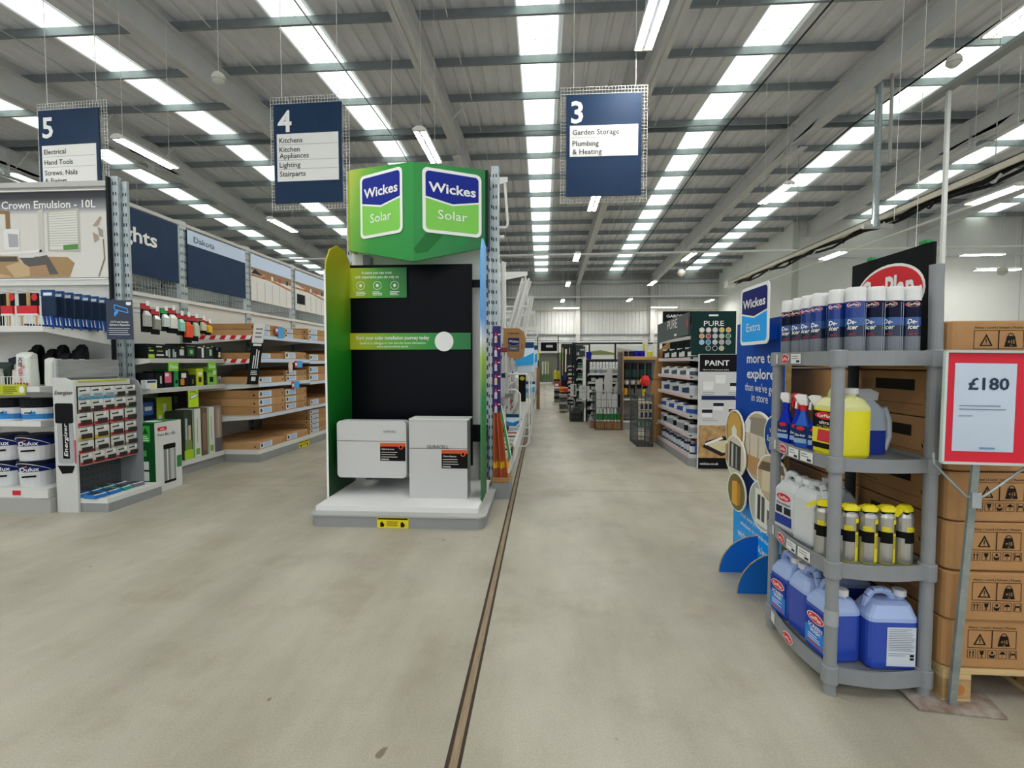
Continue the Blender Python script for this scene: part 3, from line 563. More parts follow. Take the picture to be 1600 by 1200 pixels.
for k in range(1,5):
    b=bay(k,names[k-1],1,0,0); y0,y1=RB[k],RB[k+1]; kb.append(b)
    zs=(1.62,1.32,1.005,.6) if k==1 else (1.62,1.3,.98,.6)
    for z in zs: shelf(b,XB,-3.61,y0+.005,y1-.005,z,.045,'x',strip=BLU)
    part(b,'base_tray',M().box(XB,-3.62,y0,y1,.1,.155,WHITE)); part(b,'plinth',M().box(XB,-3.6,y0,y1-.004,0,.1,PLINTH))
    if k==1:
        part(b,'header_panel',M().box(XB+.03,XB+.045,y0+.05,y1-.1,2.25,2.97,NAVY)); part(b,'header_band',M().box(XB+.045,XB+.048,y0+.05,y1-.1,2.79,2.97,BLU)); txt(b,RI(XB+.049,0,0),'Dakota',y0+.16,2.87,.075,C('3a4454'),align='L',w=.4)
        q=M()
        for z in (1.62,1.32):
            pl=FR(0,y0+.004,z-.05)
            for i in range(6): q.flat(pl,[(XB+.2+.135*i+d,zz) for d,zz in ((0,0),(.07,0),(.1,.05),(.03,.05))],RED,.006)
            q.flat(pl,rect(XB+.15,-3.61,-.001,.051),TEXTW,.0045)
        part(b,'hazard_tape',q)
    else:
        P=RI(XB+.031,y0+.05,2.25); w_=y1-y0-.15; part(b,'header_panel',M().prism(P,rect(0,w_,0,.72),.012,C('d9d9d6')))
        q=M(); o=.013; q.prism(P,rect(0,w_,.52,.72),.001,BLU,o); q.prism(P,[(0,.52),(w_,.52),(w_,.4),(.5,.4),(0,.47)],.001,C('8f6f55'),o); q.prism(P,[(0,.38),(.5,.38),(w_,.3),(w_,.33),(.5,.41),(0,.41)],.002,C('b5703a'),o)
        for i in range(5): q.prism(P,rect(.08+.24*i,.14+.24*i,.39,.46),.002,C(('e8e2d0','d98c3a','e8e2d0','a8432e','3c3a38')[i]),o)
        for i in range(5): q.prism(P,rect(.15+.22*i,.155+.22*i,.02,.32),.002,C('9b9b98'),o)
        if k==3: q.prism(P,rect(.05,.35,.12,.3),.003,BLACK,o)
        else: q.prism(P,[(0,.42),(.1,.5),(.3,.42)],.003,C('2f2a28'),o)
        part(b,'header_print',q,kind='stuff')
# price strip on the last two etc. ; warning label on the plinth
def warn(x,y,z,pl,w,h,lab):
    q=M().prism(pl,rect(0,w,0,h),.003,C('e2cf1a')); q.prism(pl,rect(.005,w-.005,h*.8,h*.95),.0035,INK); q.lines(pl,w*.3,w*.7,h*.62,3,h*.17,h*.06,INK,.004)
    for s in (.1,.75): q.flat(pl,[(w*s,h*.1),(w*(s+.1),h*.1),(w*(s+.14),h*.3),(w*(s+.06),h*.62),(w*s,h*.5)],INK,.004)
    return solo('warning_label',q,lab,'label',(x,y,z))
warn(-3.6,6.75,0,RI(-3.6,6.95,.005),.3,.09,'yellow warning label on the plinth of the kitchen cartons')
# carton builder
def carton(x0,x1,y0,y1,z0,h,lab,grp,face='x',m=CARD,cat='carton'):
    t=thing('flat_carton',lab,cat,((x0+x1)/2,(y0+y1)/2,z0),0,grp); e=.006
    q=M().box(x0,x1,y0,y1,z0+.001,z0+h-.002,m); q.box(x0+.01,x1-.01,(y0+y1)/2-.025,(y0+y1)/2+.025,z0+h-.002,z0+h-.001,C('c9a878')); part(t,'box',q)
    P=RI(x1,y0,z0); w=y1-y0
    q=M().prism(P,rect(.02,w*.48,h*.12,h*.88),.0015,C('dfe1e3')); q.prism(P,rect(.17*w,w*.43,h*.2,h*.8),.001,C('a9c6ea'),.0015).prism(P,rect(.06*w,.13*w,h*.3,h*.75),.001,C('3f4858'),.0015); part(t,'shipping_label',q)
    part(t,'print_mark',M().prism(P,[(w*.9,h*.3),(w*.94,h*.3),(w*.92,h*.65)],.001,INK).prism(FR(x0,y0,z0),[(x1-x0-.07,h*.3),(x1-x0-.04,h*.3),(x1-x0-.055,h*.6)],.001,INK)); return t
Z=lambda b,l:[.156,.601,1.006,1.321,1.621][l] if b==1 else [.156,.601,.981,1.301,1.621][l]
stk=[(1,0,5.98,.62,1,.09),(1,0,6.64,.62,1,.1),(1,1,5.98,.63,3,.105),(1,1,6.63,.62,3,.1),(1,2,5.98,.64,1,.085),(1,2,6.66,.6,2,.08),(1,3,5.98,.62,1,.08),(1,3,6.64,.62,1,.11),(1,4,5.98,.62,2,.075),(1,4,6.64,.5,2,.07),
     (2,0,7.34,.62,5,.075),(2,0,8.02,.6,4,.078),(2,1,7.36,.6,1,.1),(2,1,8.0,.62,1,.12),(2,2,7.34,.64,2,.12),(2,2,8.02,.62,2,.12),(2,3,7.36,.62,1,.11),(2,3,8.02,.62,1,.14),(2,4,7.34,.62,2,.09),(2,4,8.0,.62,2,.09),
     (3,0,8.72,.62,5,.08),(3,0,9.4,.6,4,.08),(3,1,8.72,.62,3,.1),(3,2,8.72,.62,2,.11),(3,3,8.72,.62,2,.1),(3,4,8.72,.62,2,.1),(4,0,10.1,.62,4,.1),(4,2,10.1,.62,3,.1),(4,4,10.1,.62,2,.1)]
ln=['on the bottom tray','on the lowest shelf','on the second shelf','on the third shelf','on the top shelf']; bn={1:'under the Dakota header',2:'in the corner-worktop bay',3:'in the oven poster bay',4:'in the last bay'}
seen={}
for b,l,y,w,n,h in stk:
    c=seen.get((b,l),0); seen[(b,l)]=c+1
    for j in range(n):
        pos='single' if n==1 else ('bottom','second','third','fourth','fifth','sixth')[j]
        carton(-4.42 if b==1 else -4.4,-3.625,y,y+w,Z(b,l)+j*(h+.0012),h,f"flat brown carton {bn[b]} {ln[l]}, {pos}, {('near','far')[c]} side",'flat cartons on the kitchen shelves',m=CARD if (j+l)%2 else mat('cardboard_b','b98e60',.75,var=.1,scale=5))
# hanging bulb packs
def bulb(y,z,w,h,cols,lab,x=-3.98):
    t=thing('bulb_pack',lab,'bulb pack',(x,y,z),0,'hanging light bulb packs')
    part(t,'card',M().prism(RI(x,y,z),rrect(-w/2,w/2,-h/2,h/2,.006,2),.004,BLACK)); part(t,'header_band',M().prism(RI(x+.004,y,z),rect(-w/2+.004,w/2-.004,h*.3,h*.48),.002,C(cols[0])))
    q=M().loft([(z-h*.3,x+.002,x+.04,y-w*.36,y+w*.36,.008),(z+h*.1,x+.002,x+.04,y-w*.36,y+w*.36,.008),(z+h*.25,x+.002,x+.02,y-w*.2,y+w*.2,.004)],C(cols[1],.2)); part(t,'blister',q)
    part(t,'hook',M().cyl((XB+.03,y,z+h*.5+.02),(x+.03,y,z+h*.5),.003,GALV,4).prism(RI(x+.03,y,z+h*.5),rect(-.02,.02,-.02,.03),.002,TEXTW)); return t
for k,(px,w,h,zz,c,d) in enumerate(((4.70,.11,.3,1.72,('c22a33','a9aaa6'),'grey lamp'),(4.84,.11,.27,1.69,('c22a33','8e9088'),'grey spotlight'),(4.98,.1,.25,1.72,('2aa653','c9d2cf'),'green and white'),(5.1,.13,.28,1.72,('c22a33','d6d6d0'),'large white'),
      (5.24,.1,.25,1.69,('c22a33','8fc7b8'),'green torch'),(5.36,.13,.33,1.65,('c22a33','e2532e'),'orange'),(5.5,.11,.3,1.66,('c22a33','b9c2a8'),'green and white tube'),(5.64,.1,.19,1.7,('c9542e','c9c4ae'),'round white'),(5.76,.09,.17,1.68,('c22a33','e4b92e'),'yellow knob'))):
    bulb(4.66+(px-4.7)*.86,zz,w*1.05,h*.95,c,f'hanging {d} light pack on a black card with a coloured band')
def pbox(name,lab,cat,x0,x1,y0,y1,z0,h,base,bits,grp,pl=None):
    t=thing(name,lab,cat,((x0+x1)/2,(y0+y1)/2,z0),0,grp); part(t,'box',M().box(x0,x1,y0,y1,z0+.001,z0+h,C(base)).box(x0+.004,x1-.004,y0+.004,y1-.004,z0+h,z0+h+.002,C(base)))
    P=RI(x1,y0,z0) if pl is None else pl; w=y1-y0 if pl is None else x1-x0
    for a,b,c,d,col in bits: pass
    q=M()
    for i,(a,b,c,d,col) in enumerate(bits): q.prism(P,rrect(a*w,b*w,c*h,d*h,min((b-a)*w,(d-c)*h)*.15,2),.001+.0003*i,C(col))
    part(t,'print',q,kind='stuff'); return t
LB=[(.11,'15181a',[(.1,.9,.05,.3,'a4c81e'),(.2,.8,.5,.6,'a4c81e'),(.1,.5,.7,.75,'6f9a20')],'with lime prints'),(.14,'1b1f20',[(.1,.7,.8,.88,'d8dcd8'),(.2,.8,.5,.56,'b9cf3a'),(.1,.9,.2,.3,'d8dcd8')],'with lime and white bars'),
    (.1,'1f2324',[(.1,.4,.2,.6,'cfd4d6'),(.5,.8,.1,.7,'a9b0b2')],'with a pale lamp picture'),(.09,'1c2021',[(.2,.5,.1,.7,'9fb8a8'),(.6,.8,.1,.5,'d0d6d2')],'with a slim torch picture'),(.13,'20272a',[(.3,.85,.25,.7,'c9c9cc'),(.5,.9,.8,.9,'b9cf3a')],'with a round white lamp'),
    (.2,'161a1a',[(.2,.8,.2,.75,'2a5a2e'),(.4,.65,.35,.6,'8fd08a'),(.1,.9,.85,.88,'a8aeb0')],'with a green flower picture'),(.16,'2b3032',[(.55,.8,.1,.8,'e6e8ea'),(.1,.5,.75,.85,'e0e2e2'),(.75,.95,.85,.95,'c9d92e')],'with a white panel lamp'),(.15,'33393a',[(.5,.8,.25,.7,'a8dcae'),(.1,.5,.78,.84,'d8d8d8'),(.8,.95,.85,.95,'c9d92e')],'with a mint tube lamp'),(.16,'15191b',[(.65,.9,.35,.6,'e4e2cc'),(.6,.9,.15,.35,'e4e2cc'),(.4,.6,.75,.95,'4f93c4')],'with two cream floodlights')]
y=4.77
for i,(w,c,b,d) in enumerate(LB): pbox('lamp_carton',f'black lamp carton {d}, on the upper lighting shelf','carton',-4.3,-4.06,y,y+w*.93-.005,1.316,.15+.02*(i in(5,6,7)),c,b,'lamp cartons on the upper shelf'); y+=w*.93
LC=[(4.77,.08,.16,'14161a',[(.2,.7,.3,.4,'4a3a3c')],'black with a dim red print'),(4.86,.11,.16,'111216',[(.6,.8,.3,.8,'b9b9bd')],'black with white marks'),(4.98,.14,.175,'151016',[(.05,.75,.3,.98,'d4617c'),(.1,.5,.7,.9,'f0e6e8')],'with a pink panel'),(5.12,.07,.2,'1f8f4a',[(.3,.8,.2,.4,'14161a')],'narrow and green'),(5.2,.15,.18,'131417',[(.1,.5,.1,.5,'c47a2a'),(.2,.7,.55,.85,'dcdcd8')],'black with an orange tripod lamp'),
    (5.36,.1,.13,'15191a',[(.4,.6,.2,.6,'6f7f2a')],'small and black'),(5.47,.12,.2,'b9c820',[(.3,.7,.2,.5,'2a2d18'),(.2,.8,.6,.8,'e8edc0')],'yellow and black'),(5.6,.05,.16,'17191c',[(.2,.8,.2,.4,'3a3d40')],'slim and black'),(5.66,.17,.22,'8fcf4a',[(.2,.6,.15,.45,'1c2a1a'),(.6,.9,.55,.8,'e6eee0')],'lime green with a white bulb'),(5.84,.07,.1,'8d8f92',[(.2,.8,.2,.6,'5a5c60')],'small and grey')]
for yy,w,h,c,b,d in LC: pbox('lamp_carton',f'lamp carton on the lower lighting shelf, {d}','carton',-4.3,-4.06,yy,yy+w-.006,1.001,h,c,b,'lamp cartons on the lower shelf')
pbox('lamp_carton','white bulb carton with a yellow globe print, in front on the lower lighting shelf','carton',-4.1,-4.045,4.72,4.86,1.001,.09,'d4d6d8',[(.1,.9,.7,.95,'2a3a5a'),(.5,.85,.1,.6,'e0d88a')],'lamp cartons on the lower shelf')
for i,yy in enumerate((5.0,5.62)):
    t=solo('new_flag',M().box(-4.028,-4.022,yy,yy+.14,1.18,1.28,C('7ec832')),('green New flag above the pink lamp carton','green New flag above the lime lamp carton')[i],'flag',(-4.02,yy,1.2),'New flags'); txt(t,RI(-4.02,yy+.07,1.23),'New',0,0,.05,TEXTW,w=.11,bold=.01)
pbox('lamp_carton','navy boxed lamp behind the waste bin carton','carton',-4.5,-4.32,4.97,5.17,.156,.72,'14223a',[(.1,.8,.75,.95,'2a5fa8'),(.2,.7,.82,.88,'e8ecf2')],'cartons on the lighting base')
pbox('lamp_carton','lime and white lamp carton stacked beside the navy one','carton',-4.5,-4.32,5.18,5.4,.156,.72,'b4d020',[(.4,.6,.75,.9,'dfe6ea'),(.1,.3,.66,.72,'dfe6ea'),(.7,.85,.68,.74,'dfe6ea')],'cartons on the lighting base')
t=thing('shelf_flag','lime hanging shelf flag with a ceiling lamp outline','flag',(-4.02,5.32,.82)); q=M().box(-4.026,-4.022,5.28,5.44,.76,.955,C('b4d91e')); P=RI(-4.0215,5.28,.76); q.prism(P,[(.02,.09),(.14,.12),(.14,.16),(.02,.13)],.001,C('4a5a62')).prism(P,[(.03,.098),(.13,.124),(.13,.15),(.03,.125)],.0015,C('dfe6ea')).lines(P,.02,.13,.185,2,.014,.006,C('5f6f20')); part(t,'card',q)
pbox('lamp_carton','tall black lamp carton behind the lime shelf flag','carton',-4.5,-4.32,5.42,5.64,.156,.8,'15171b',[(.1,.3,.8,.9,'3a3d42')],'cartons on the lighting base')
TB=[(5.27,.14,.56,'3a4036',[(.0,1,.0,.2,'a9cf2a'),(.1,.9,.2,.4,'7d8f4a'),(.15,.4,.4,.85,'9fb6c4'),(.5,.8,.4,.7,'c9b494')],'garden lamp photo and lime foot'),(5.42,.13,.57,'dcdedc',[(.0,.14,0,1,'6fae3c'),(.5,.54,.3,.8,'4a4d50'),(.3,.8,.05,.18,'7aa84a')],'white face with green edge'),(5.56,.1,.57,'6b5a48',[(.2,.8,.1,.9,'8a745c')],'brown wood photo'),(5.67,.12,.57,'dcdedc',[(.0,.12,0,1,'6fae3c'),(.5,.54,.3,.8,'4a4d50'),(.3,.8,.05,.18,'7aa84a')],'white face, second green edge'),(5.8,.13,.58,'8f8378',[(.2,.8,.3,.95,'a89684'),(.5,.54,.15,.9,'e2e0d8'),(0,1,0,.3,'5f5f66')],'grey and brown with a pole lamp')]
for yy,w,h,c,b,d in TB: pbox('pole_lamp_carton',f'tall garden lamp carton, {d}','carton',-4.3,-4.08,yy,yy+w-.006,.156,h,c,b,'tall lamp cartons')
for i in range(2): pbox('lamp_carton',('upper','lower')[i]+' dark grey carton in the shade above the tall cartons','carton',-4.45,-4.15,5.62,5.9,.76-.09*i,.08,'2f3134',[(.2,.8,.3,.6,'55585d')],'dark cartons') if False else None
# leaflet board, hanging strip, flags
t=thing('notice_board','navy CCTV and security notice board hung in front of the corner post','notice',(-3.98,4.1,1.5))
P=plane((-3.845,4.085,1.478),(1,.05,-.012),(0,0,1)); part(t,'board',M().prism(P,rect(0,.232,0,.345),.006,mat('navy_notice','1f2c45',.4,var=.1)))
q=M()
o=[(.075,.305),(.19,.27),(.195,.235),(.075,.265)]
for a,b in zip(o,o[1:]+o[:1]):
    d=Vector((b[0]-a[0],b[1]-a[1])).normalized()*.004; n=Vector((-d.y,d.x)); q.prism(P,[(a[0]-n.x,a[1]-n.y),(b[0]-n.x,b[1]-n.y),(b[0]+n.x,b[1]+n.y),(a[0]+n.x,a[1]+n.y)],.001,C('3fa0ee'),.006)
q.prism(P,[(.09,.26),(.115,.255),(.1,.225),(.072,.2),(.072,.235)],.001,C('3fa0ee'),.006); part(t,'camera_icon',q)
txt(t,P,'CCTV and Security',.118,.155,.016,TEXTW,w=.16,bold=.02,off=.0075); txt(t,P,'Systems in Expansion',.118,.13,.016,TEXTW,w=.18,bold=.02,off=.0075)
part(t,'fine_print',M().lines(P,.02,.215,.1,4,.018,.005,C('c9cfd8'),.0075)); part(t,'brand_tag',M().prism(P,[(.18,.33),(.225,.33),(.225,.305),(.2,.3),(.18,.307)],.001,TEXTW,.006)); part(t,'hanger',M().cyl((-3.75,4.1,1.8),(-4.12,4.66,1.84),.004,GALV,5))
t=thing('hanging_strip','tilted black and white banner strip hung in front of the kitchen cartons','banner',(-3.45,6.1,1.7)); P=plane((-3.66,5.8,1.005),(.97,.24,-.03),(.13,.035,.99)); part(t,'strip',M().prism(P,rect(0,.13,0,.76),.004,C('15171a'))); part(t,'white_field',M().prism(P,rect(0,.13,.52,.76),.001,C('d6d6d2'),.004))
q=M().lines(P,.03,.11,.7,3,.05,.014,C('4a4d52'),.0055); q.lines(P,.02,.115,.51,1,.05,.03,C('d6d6d2'),.0055)
for a,b in ((.04,.2),(.065,.3),(.09,.28)): q.prism(P,rect(a,a+.012,.2,.2+b*.8),.001,C('dcdcd8'),.0045)
q.lines(P,.03,.11,.17,3,.02,.008,C('dcdcd8'),.0055); q.prism(P,rrect(.045,.095,.045,.095,.006),.001,C('d6d6d2'),.0045); part(t,'print',q); part(t,'clip',M().cyl((-3.55,5.83,1.75),(-3.6,5.97,1.62),.004,GALV,5))
for i,(y,z) in enumerate(((6.35,1.66),(6.85,1.2),(6.75,.9))):
    t=thing('promo_flag',('red and blue flag at the top of the banner strip','red and blue flag under the third kitchen shelf','red and blue flag under the second kitchen shelf')[i],'flag',(-3.59,y,z),0,'red and blue shelf flags')
    part(t,'red_half',M().box(-3.592,-3.589,y,y+.07,z,z+.1,C('c8353f'))); part(t,'blue_half',M().box(-3.592,-3.589,y+.07,y+.22,z-.05*(i==0),z+.1,C('3f9fe0'))); txt(t,RI(-3.588,y+.035,z+.06),'TAG',0,0,.02,TEXTW) if False else part(t,'white_mark',M().box(-3.589,-3.587,y+.01,y+.06,z+.03,z+.07,TEXTW))
solo('price_disc',M().prism(RI(-3.587,6.72,1.22),ell(0,0,.06,.09,16),.003,C('dcc8b8')),'small beige disc hanging beside the lower red and blue flag','disc',(-3.58,6.72,1.2))
# ================= GREEN SOLAR DISPLAY =================
t=thing('solar_display','tall green Wickes Solar display stand with grey base and white tray','display stand',(-1.15,4.2,0))
part(t,'plinth',M().prism(UP(0,0,0),rrect(-1.81,-.44,3.63,4.8,.07),.085,PLINTH)); part(t,'plinth_top',M().prism(UP(0,0,.085),rrect(-1.82,-.43,3.62,4.8,.07),.012,C('a9a9a6')))
part(t,'base_tray',M().box(-1.8,-.5,3.72,4.72,.097,.135,C('dedede')))
upright(t,-1.9,4.78,3.14,.06,.08); upright(t,-.46,4.74,3.14,.07,.1); upright(t,-.5,4.68,2.9,.03,.05,'y')
part(t,'back_panel',M().box(-1.87,-.5,4.7,4.72,.13,2.4,mat('back_panel_white','cfcfcb',.5))); part(t,'back_channel',M().box(-1.72,-1.66,4.6,4.69,.13,2.3,C('6f7274')).box(-.62,-.52,4.66,4.7,.13,.5,C('6f7274')))
YG2=grad_mat('wing_gradient',[(0,'074018'),(.25,'0a6a20'),(.6,'1f8f1e'),(.85,'9aa81a'),(1,'c2a80e')],2,.3,2.3)
part(t,'left_wing',M().prism(RI(-1.83,4.0,0),[(.0,.12),(.6,.12),(.6,2.12),(.55,2.2),(.42,2.29),(.25,2.31),(.1,2.24),(.02,2.12),(0,2.0)],.012,YG2)); part(t,'wing_edge',M().box(-1.832,-1.816,3.996,4.0,.12,2.05,TEXTW))
part(t,'right_wing',M().prism(RI(-.508,3.94,0),[(0,.12),(.33,.12),(.33,2.28),(.12,2.3),(.03,2.2),(0,2.1)],.012,grad_mat('wing_right',[(0,'0d5a2c'),(.4,'1b8a45'),(.55,'9ac02a'),(.62,'dfe8ee'),(.7,'2f8fe0'),(1,'5fb4ee')],2,.1,2.3)))
q=M()
for k in range(26): q.box(-.497,-.487,4.3,4.33,.25+k*.08,.29+k*.08,C('1d3f7a'))
part(t,'side_slot',q,kind='stuff')
GH=grad_mat('header_gradient',[(0,'b9c03a'),(.12,'6fae2a'),(.3,'168f2c'),(.55,'0d8a35'),(1,'0f5f34')],0,-1.76,-.1,(2,-.35))
A=(-1.82,4.55); B=(-1.12,4.2); Cc=(-.53,4.5)
q=M()
for (p,r,zt0,zt1,zb0,zb1) in ((A,B,3.08,3.0,2.33,2.15),(B,Cc,3.0,3.03,2.15,2.33)):
    vs=[(p[0],p[1],zb0),(r[0],r[1],zb1),(r[0],r[1],zt1),(p[0],p[1],zt0)]; vs+=[(x,y+.02,z) for x,y,z in vs]; q.add(vs,[(0,1,2,3),(7,6,5,4),(0,4,5,1),(1,5,6,2),(2,6,7,3),(3,7,4,0)],GH)
part(t,'header',q); part(t,'header_side',M().box(-.535,-.505,4.5,4.72,2.33,3.03,C('0b2a1c'))); part(t,'header_side',M().box(-1.84,-1.81,4.55,4.75,2.33,3.06,C('8f9a1c')))
def logo(root,P,w,h,low,lowtxt,dark='1b2c8c',off=.003,rim=TEXTW):
    r=w*.09; part(root,'logo_border',M().prism(P,rrect(-w/2,w/2,-h/2,h/2,r),.006,rim,off)); b=w*.05; ym=h*.06; yv=-h*.02
    o=off+.0065; rr=r*.7
    top=[(-w/2+b,ym)]+[(-w*.0,yv-.0)]+[(w/2-b,ym)]+rrect(-w/2+b,w/2-b,0,h/2-b,rr)[5:15]
    part(root,'logo_upper',M().flat(P,top,C(dark),o)); g=.02*h
    bot=[(w/2-b,ym-g*1.4),(0,yv-g*1.4),(-w/2+b,ym-g*1.4)]+[p for p in rrect(-w/2+b,w/2-b,-h/2+b,0,rr)[15:]]+[p for p in rrect(-w/2+b,w/2-b,-h/2+b,0,rr)[:5]]
    part(root,'logo_lower',M().flat(P,bot,C(low),o)); txt(root,P,'Wickes',0,h*.21,h*.145,TEXTW,w=w*.8,bold=.03,off=o+.002); txt(root,P,lowtxt,0,-h*.2,h*.14,TEXTW,w=w*.5,off=o+.002)
def facepl(p,r,u0,z):
    d=Vector((r[0]-p[0],r[1]-p[1],0)); L=d.length; d/=L; o=Vector((p[0],p[1],z))+d*(L*u0); return plane(o,d,(0,0,1)),L
P,L=facepl(A,B,.52,2.7); logo(t,P,L*.66,.57,'7dc950','Solar'); P,L=facepl(B,Cc,.53,2.69); logo(t,P,L*.82,.56,'7dc950','Solar')
q=M(); P,L=facepl(B,Cc,0,2.1); q.flat(P,[(.02,.12),(.12,.14),(.3,.34),(.42,.52),(.2,.42),(.0,.16)],C('0c6a26'),.001); q.flat(P,[(.3,.2),(.45,.22),(.6,.4),(.62,.5)],C('14803c'),.001); part(t,'header_leaf',q)
warn(-1.15,3.62,.01,FR(-1.27,3.628,.0),.245,.082,'yellow warning label on the front of the green display base')
# solar panel
s=thing('solar_module','large black solar panel mounted on the green display','solar panel',(-1.25,4.55,.3)); BK=None
part(s,'frame',M().box(-1.85,-.66,4.53,4.56,.3,2.19,BLACK)); q=M()
for i in range(6):
    for j in range(20): q.flat(FR(-1.83+i*.1917,4.529,.32+j*.0928),rect(.002,.1897,.001,.0918),mat('solar_cell','04060e',.35,spec=.12),.001)
part(s,'cells',q,kind='stuff'); [part(s,'bracket',M().box(*b_,BLACK)) for b_ in ((-.67,-.52,4.57,4.6,.52,.68),(-.67,-.52,4.57,4.6,1.98,2.05),(-1.86,-1.84,4.5,4.7,1.9,2.0),(-1.7,-1.64,4.57,4.7,.2,.4))]
GB=grad_mat('banner_gradient',[(0,'c4bc14'),(.35,'5fa82a'),(.7,'1f8a3c'),(1,'17703a')],0,-.6,.6,(2,.0)); GB2=grad_mat('banner_gradient_short',[(0,'b5bc14'),(.5,'3f9a2c'),(1,'17703a')],0,-.3,.3)
t=thing('green_banner','green banner reading a name you can trust, on the upper solar panel','banner',(-1.55,4.52,1.9)); P=FR(-1.84,4.515,1.88); part(t,'board',M().prism(P,rect(0,.57,0,.28),.008,GB2))
txt(t,P,'A name you can trust',.285,.235,.026,TEXTW,w=.29,bold=.015,off=.01); txt(t,P,'with experience you can rely on',.285,.195,.026,TEXTW,w=.42,bold=.015,off=.01)
q=M()
for cx in (.13,.29,.455):
    for k in range(16):
        a,b=2*PI*k/16,2*PI*(k+1)/16; q.prism(P,[(cx+.04*math.cos(a),.115+.04*math.sin(a)),(cx+.04*math.cos(b),.115+.04*math.sin(b)),(cx+.036*math.cos(b),.115+.036*math.sin(b)),(cx+.036*math.cos(a),.115+.036*math.sin(a))],.001,TEXTW,.008)
    q.prism(P,ell(cx,.115,.014,.016,8),.001,TEXTW,.008); q.lines(P,cx-.045,cx+.05,.058,3,.014,.006,TEXTW,.0095)
part(t,'icon',q,kind='stuff')
t=thing('green_banner','long green banner reading start your solar installation journey today','banner',(-1.25,4.52,1.36)); P=FR(-1.82,4.515,1.395); part(t,'board',M().prism(P,rect(0,1.15,0,.155),.008,GB))
txt(t,P,'Start your solar installation journey today',.41,.112,.034,TEXTW,w=.7,bold=.02,off=.01); txt(t,P,'Speak to a colleague or scan here for more information',.41,.062,.02,TEXTW,w=.63,bold=.01,off=.01); txt(t,P,'and a personalised quote',.41,.03,.02,TEXTW,w=.3,bold=.01,off=.01)
part(t,'disc',M().prism(P,ell(.9,.075,.088,.092,24),.002,TEXTW,.008))
# inverter + battery
def sticker(t,P):
    part(t,'sticker',M().prism(P,rect(0,.22,0,.155),.001,BLACK).prism(P,rect(0,.22,.125,.155),.0015,C('c8501e')).prism(P,ell(.18,.12,.02,.02),.002,C('e0602a')).prism(P,ell(.18,.12,.013,.013),.0025,BLACK))
    txt(t,P,'Hybrid Inverter' if P[0][3]<-1.2 else 'Home Battery',.07,.103,.013,TEXTW,w=.11,bold=.01,off=.003); part(t,'fine_print',M().lines(P,.01,.15,.078,3,.02,.005,C('d8c8c0'),.003)); txt(t,P,'DURACELL',.045,.015,.012,TEXTW,w=.07,bold=.02,off=.003)
t=thing('inverter','white rounded inverter unit mounted low on the solar panel','inverter',(-1.46,4.1,.28)); part(t,'casing',M().prism(FR(-1.762,4.16,.285),rrect(0,.605,0,.49,.035,5),.11,C('c4c4c4',.35))); part(t,'seam',M().prism(FR(-1.762,4.0505,.6),rect(0,.605,0,.004),.002,C('6b5a50')))
txt(t,FR(-1.762,4.05,.285),'DURACELL',.465,.4,.018,C('55565a'),w=.11,bold=.01); part(t,'status_light',M().prism(FR(-1.762,4.05,.285),ell(.46,.345,.004,.004,8),.002,LGREY).prism(FR(-1.762,4.05,.285),ell(.5,.345,.004,.004,8),.002,LGREY)); sticker(t,FR(-1.385,4.05,.432)); part(t,'mounting_bracket',M().box(-1.6,-1.3,4.16,4.53,.38,.7,BLACK))
t=thing('battery_cabinet','white upright battery cabinet standing on the green display base','battery cabinet',(-.87,4.08,.136)); part(t,'casing',M().box(-1.115,-.625,3.985,4.17,.136,.795,C('bfbfbf',.4))); part(t,'top_cap',M().box(-1.115,-.608,3.98,4.19,.795,.805,C('d4d4d4',.4))); part(t,'seam',M().box(-1.115,-.625,3.983,3.986,.555,.559,C('6b5a50')))
txt(t,FR(-1.115,3.984,.136),'DURACELL',.245,.435,.026,C('3a3b3f'),w=.18,bold=.015); sticker(t,FR(-.84,3.984,.39))
# ================= PLUMBING RUN BEHIND THE GREEN DISPLAY =================
XR=-.78
r=thing('shelving_bay','long white plumbing shelving run along the floor groove behind the green display','shelving',(-.6,8,0))
part(r,'back_panel',M().box(XR-.02,XR,4.9,15.5,.1,2.2,mat('back_panel_white','cfcfcb',.5))); part(r,'plinth',M().box(XR,-.34,4.9,15.5,0,.09,C('b0b0ac'))); part(r,'base_tray',M().box(XR,-.35,4.9,15.5,.09,.13,WHITE))
upright(r,XR+.02,5.0,3.12,.05,.06,'x')
for y in (6.1,7.4,8.7,10,11.3,12.6): upright(r,XR+.02,y,2.5,.05,.06,'x')
for z in (.5,.95): shelf(r,XR,-.5,5.6,15.4,z,.04,'x',strip=LGREY,brk=.1)
e=thing('end_plinth','grey end plinth with cardboard tray holding the copper pipes','plinth',(-.45,4.6,0)); part(e,'plinth',M().box(-.47,-.305,4.475,4.85,0,.15,PLINTH)); part(e,'tray',M().box(-.47,-.31,4.49,4.85,.151,.158,CARD).box(-.47,-.31,4.485,4.49,.158,.2,CARD).box(-.315,-.31,4.49,4.85,.158,.2,CARD)); part(e,'screw',M().cyl((-.44,4.47,.06),(-.44,4.476,.06),.006,DARK,8))
COP=mat('copper_pipe','b5522a',.35,.2,var=.1,scale=3)
for k in range(9):
    x0=-.455+.016*k; y0=4.53+.03*(k%4); x1=-.465+.006*k
    t=thing('copper_pipe',f'orange-brown copper tube leaning in the cardboard tray, {ORD[k]} from the green display','tube',(x0,y0,.16),0,'copper tubes in the tray'); part(t,'tube',M().cyl((x0,y0,.16),(x1,y0+.12,.86+.02*(k%3)),.0085,COP,8)); part(t,'yellow_tag',M().cyl((x0-.0005,y0+.018,.27),(x0-.001,y0+.03,.33),.0105,C('e0b020'),8))
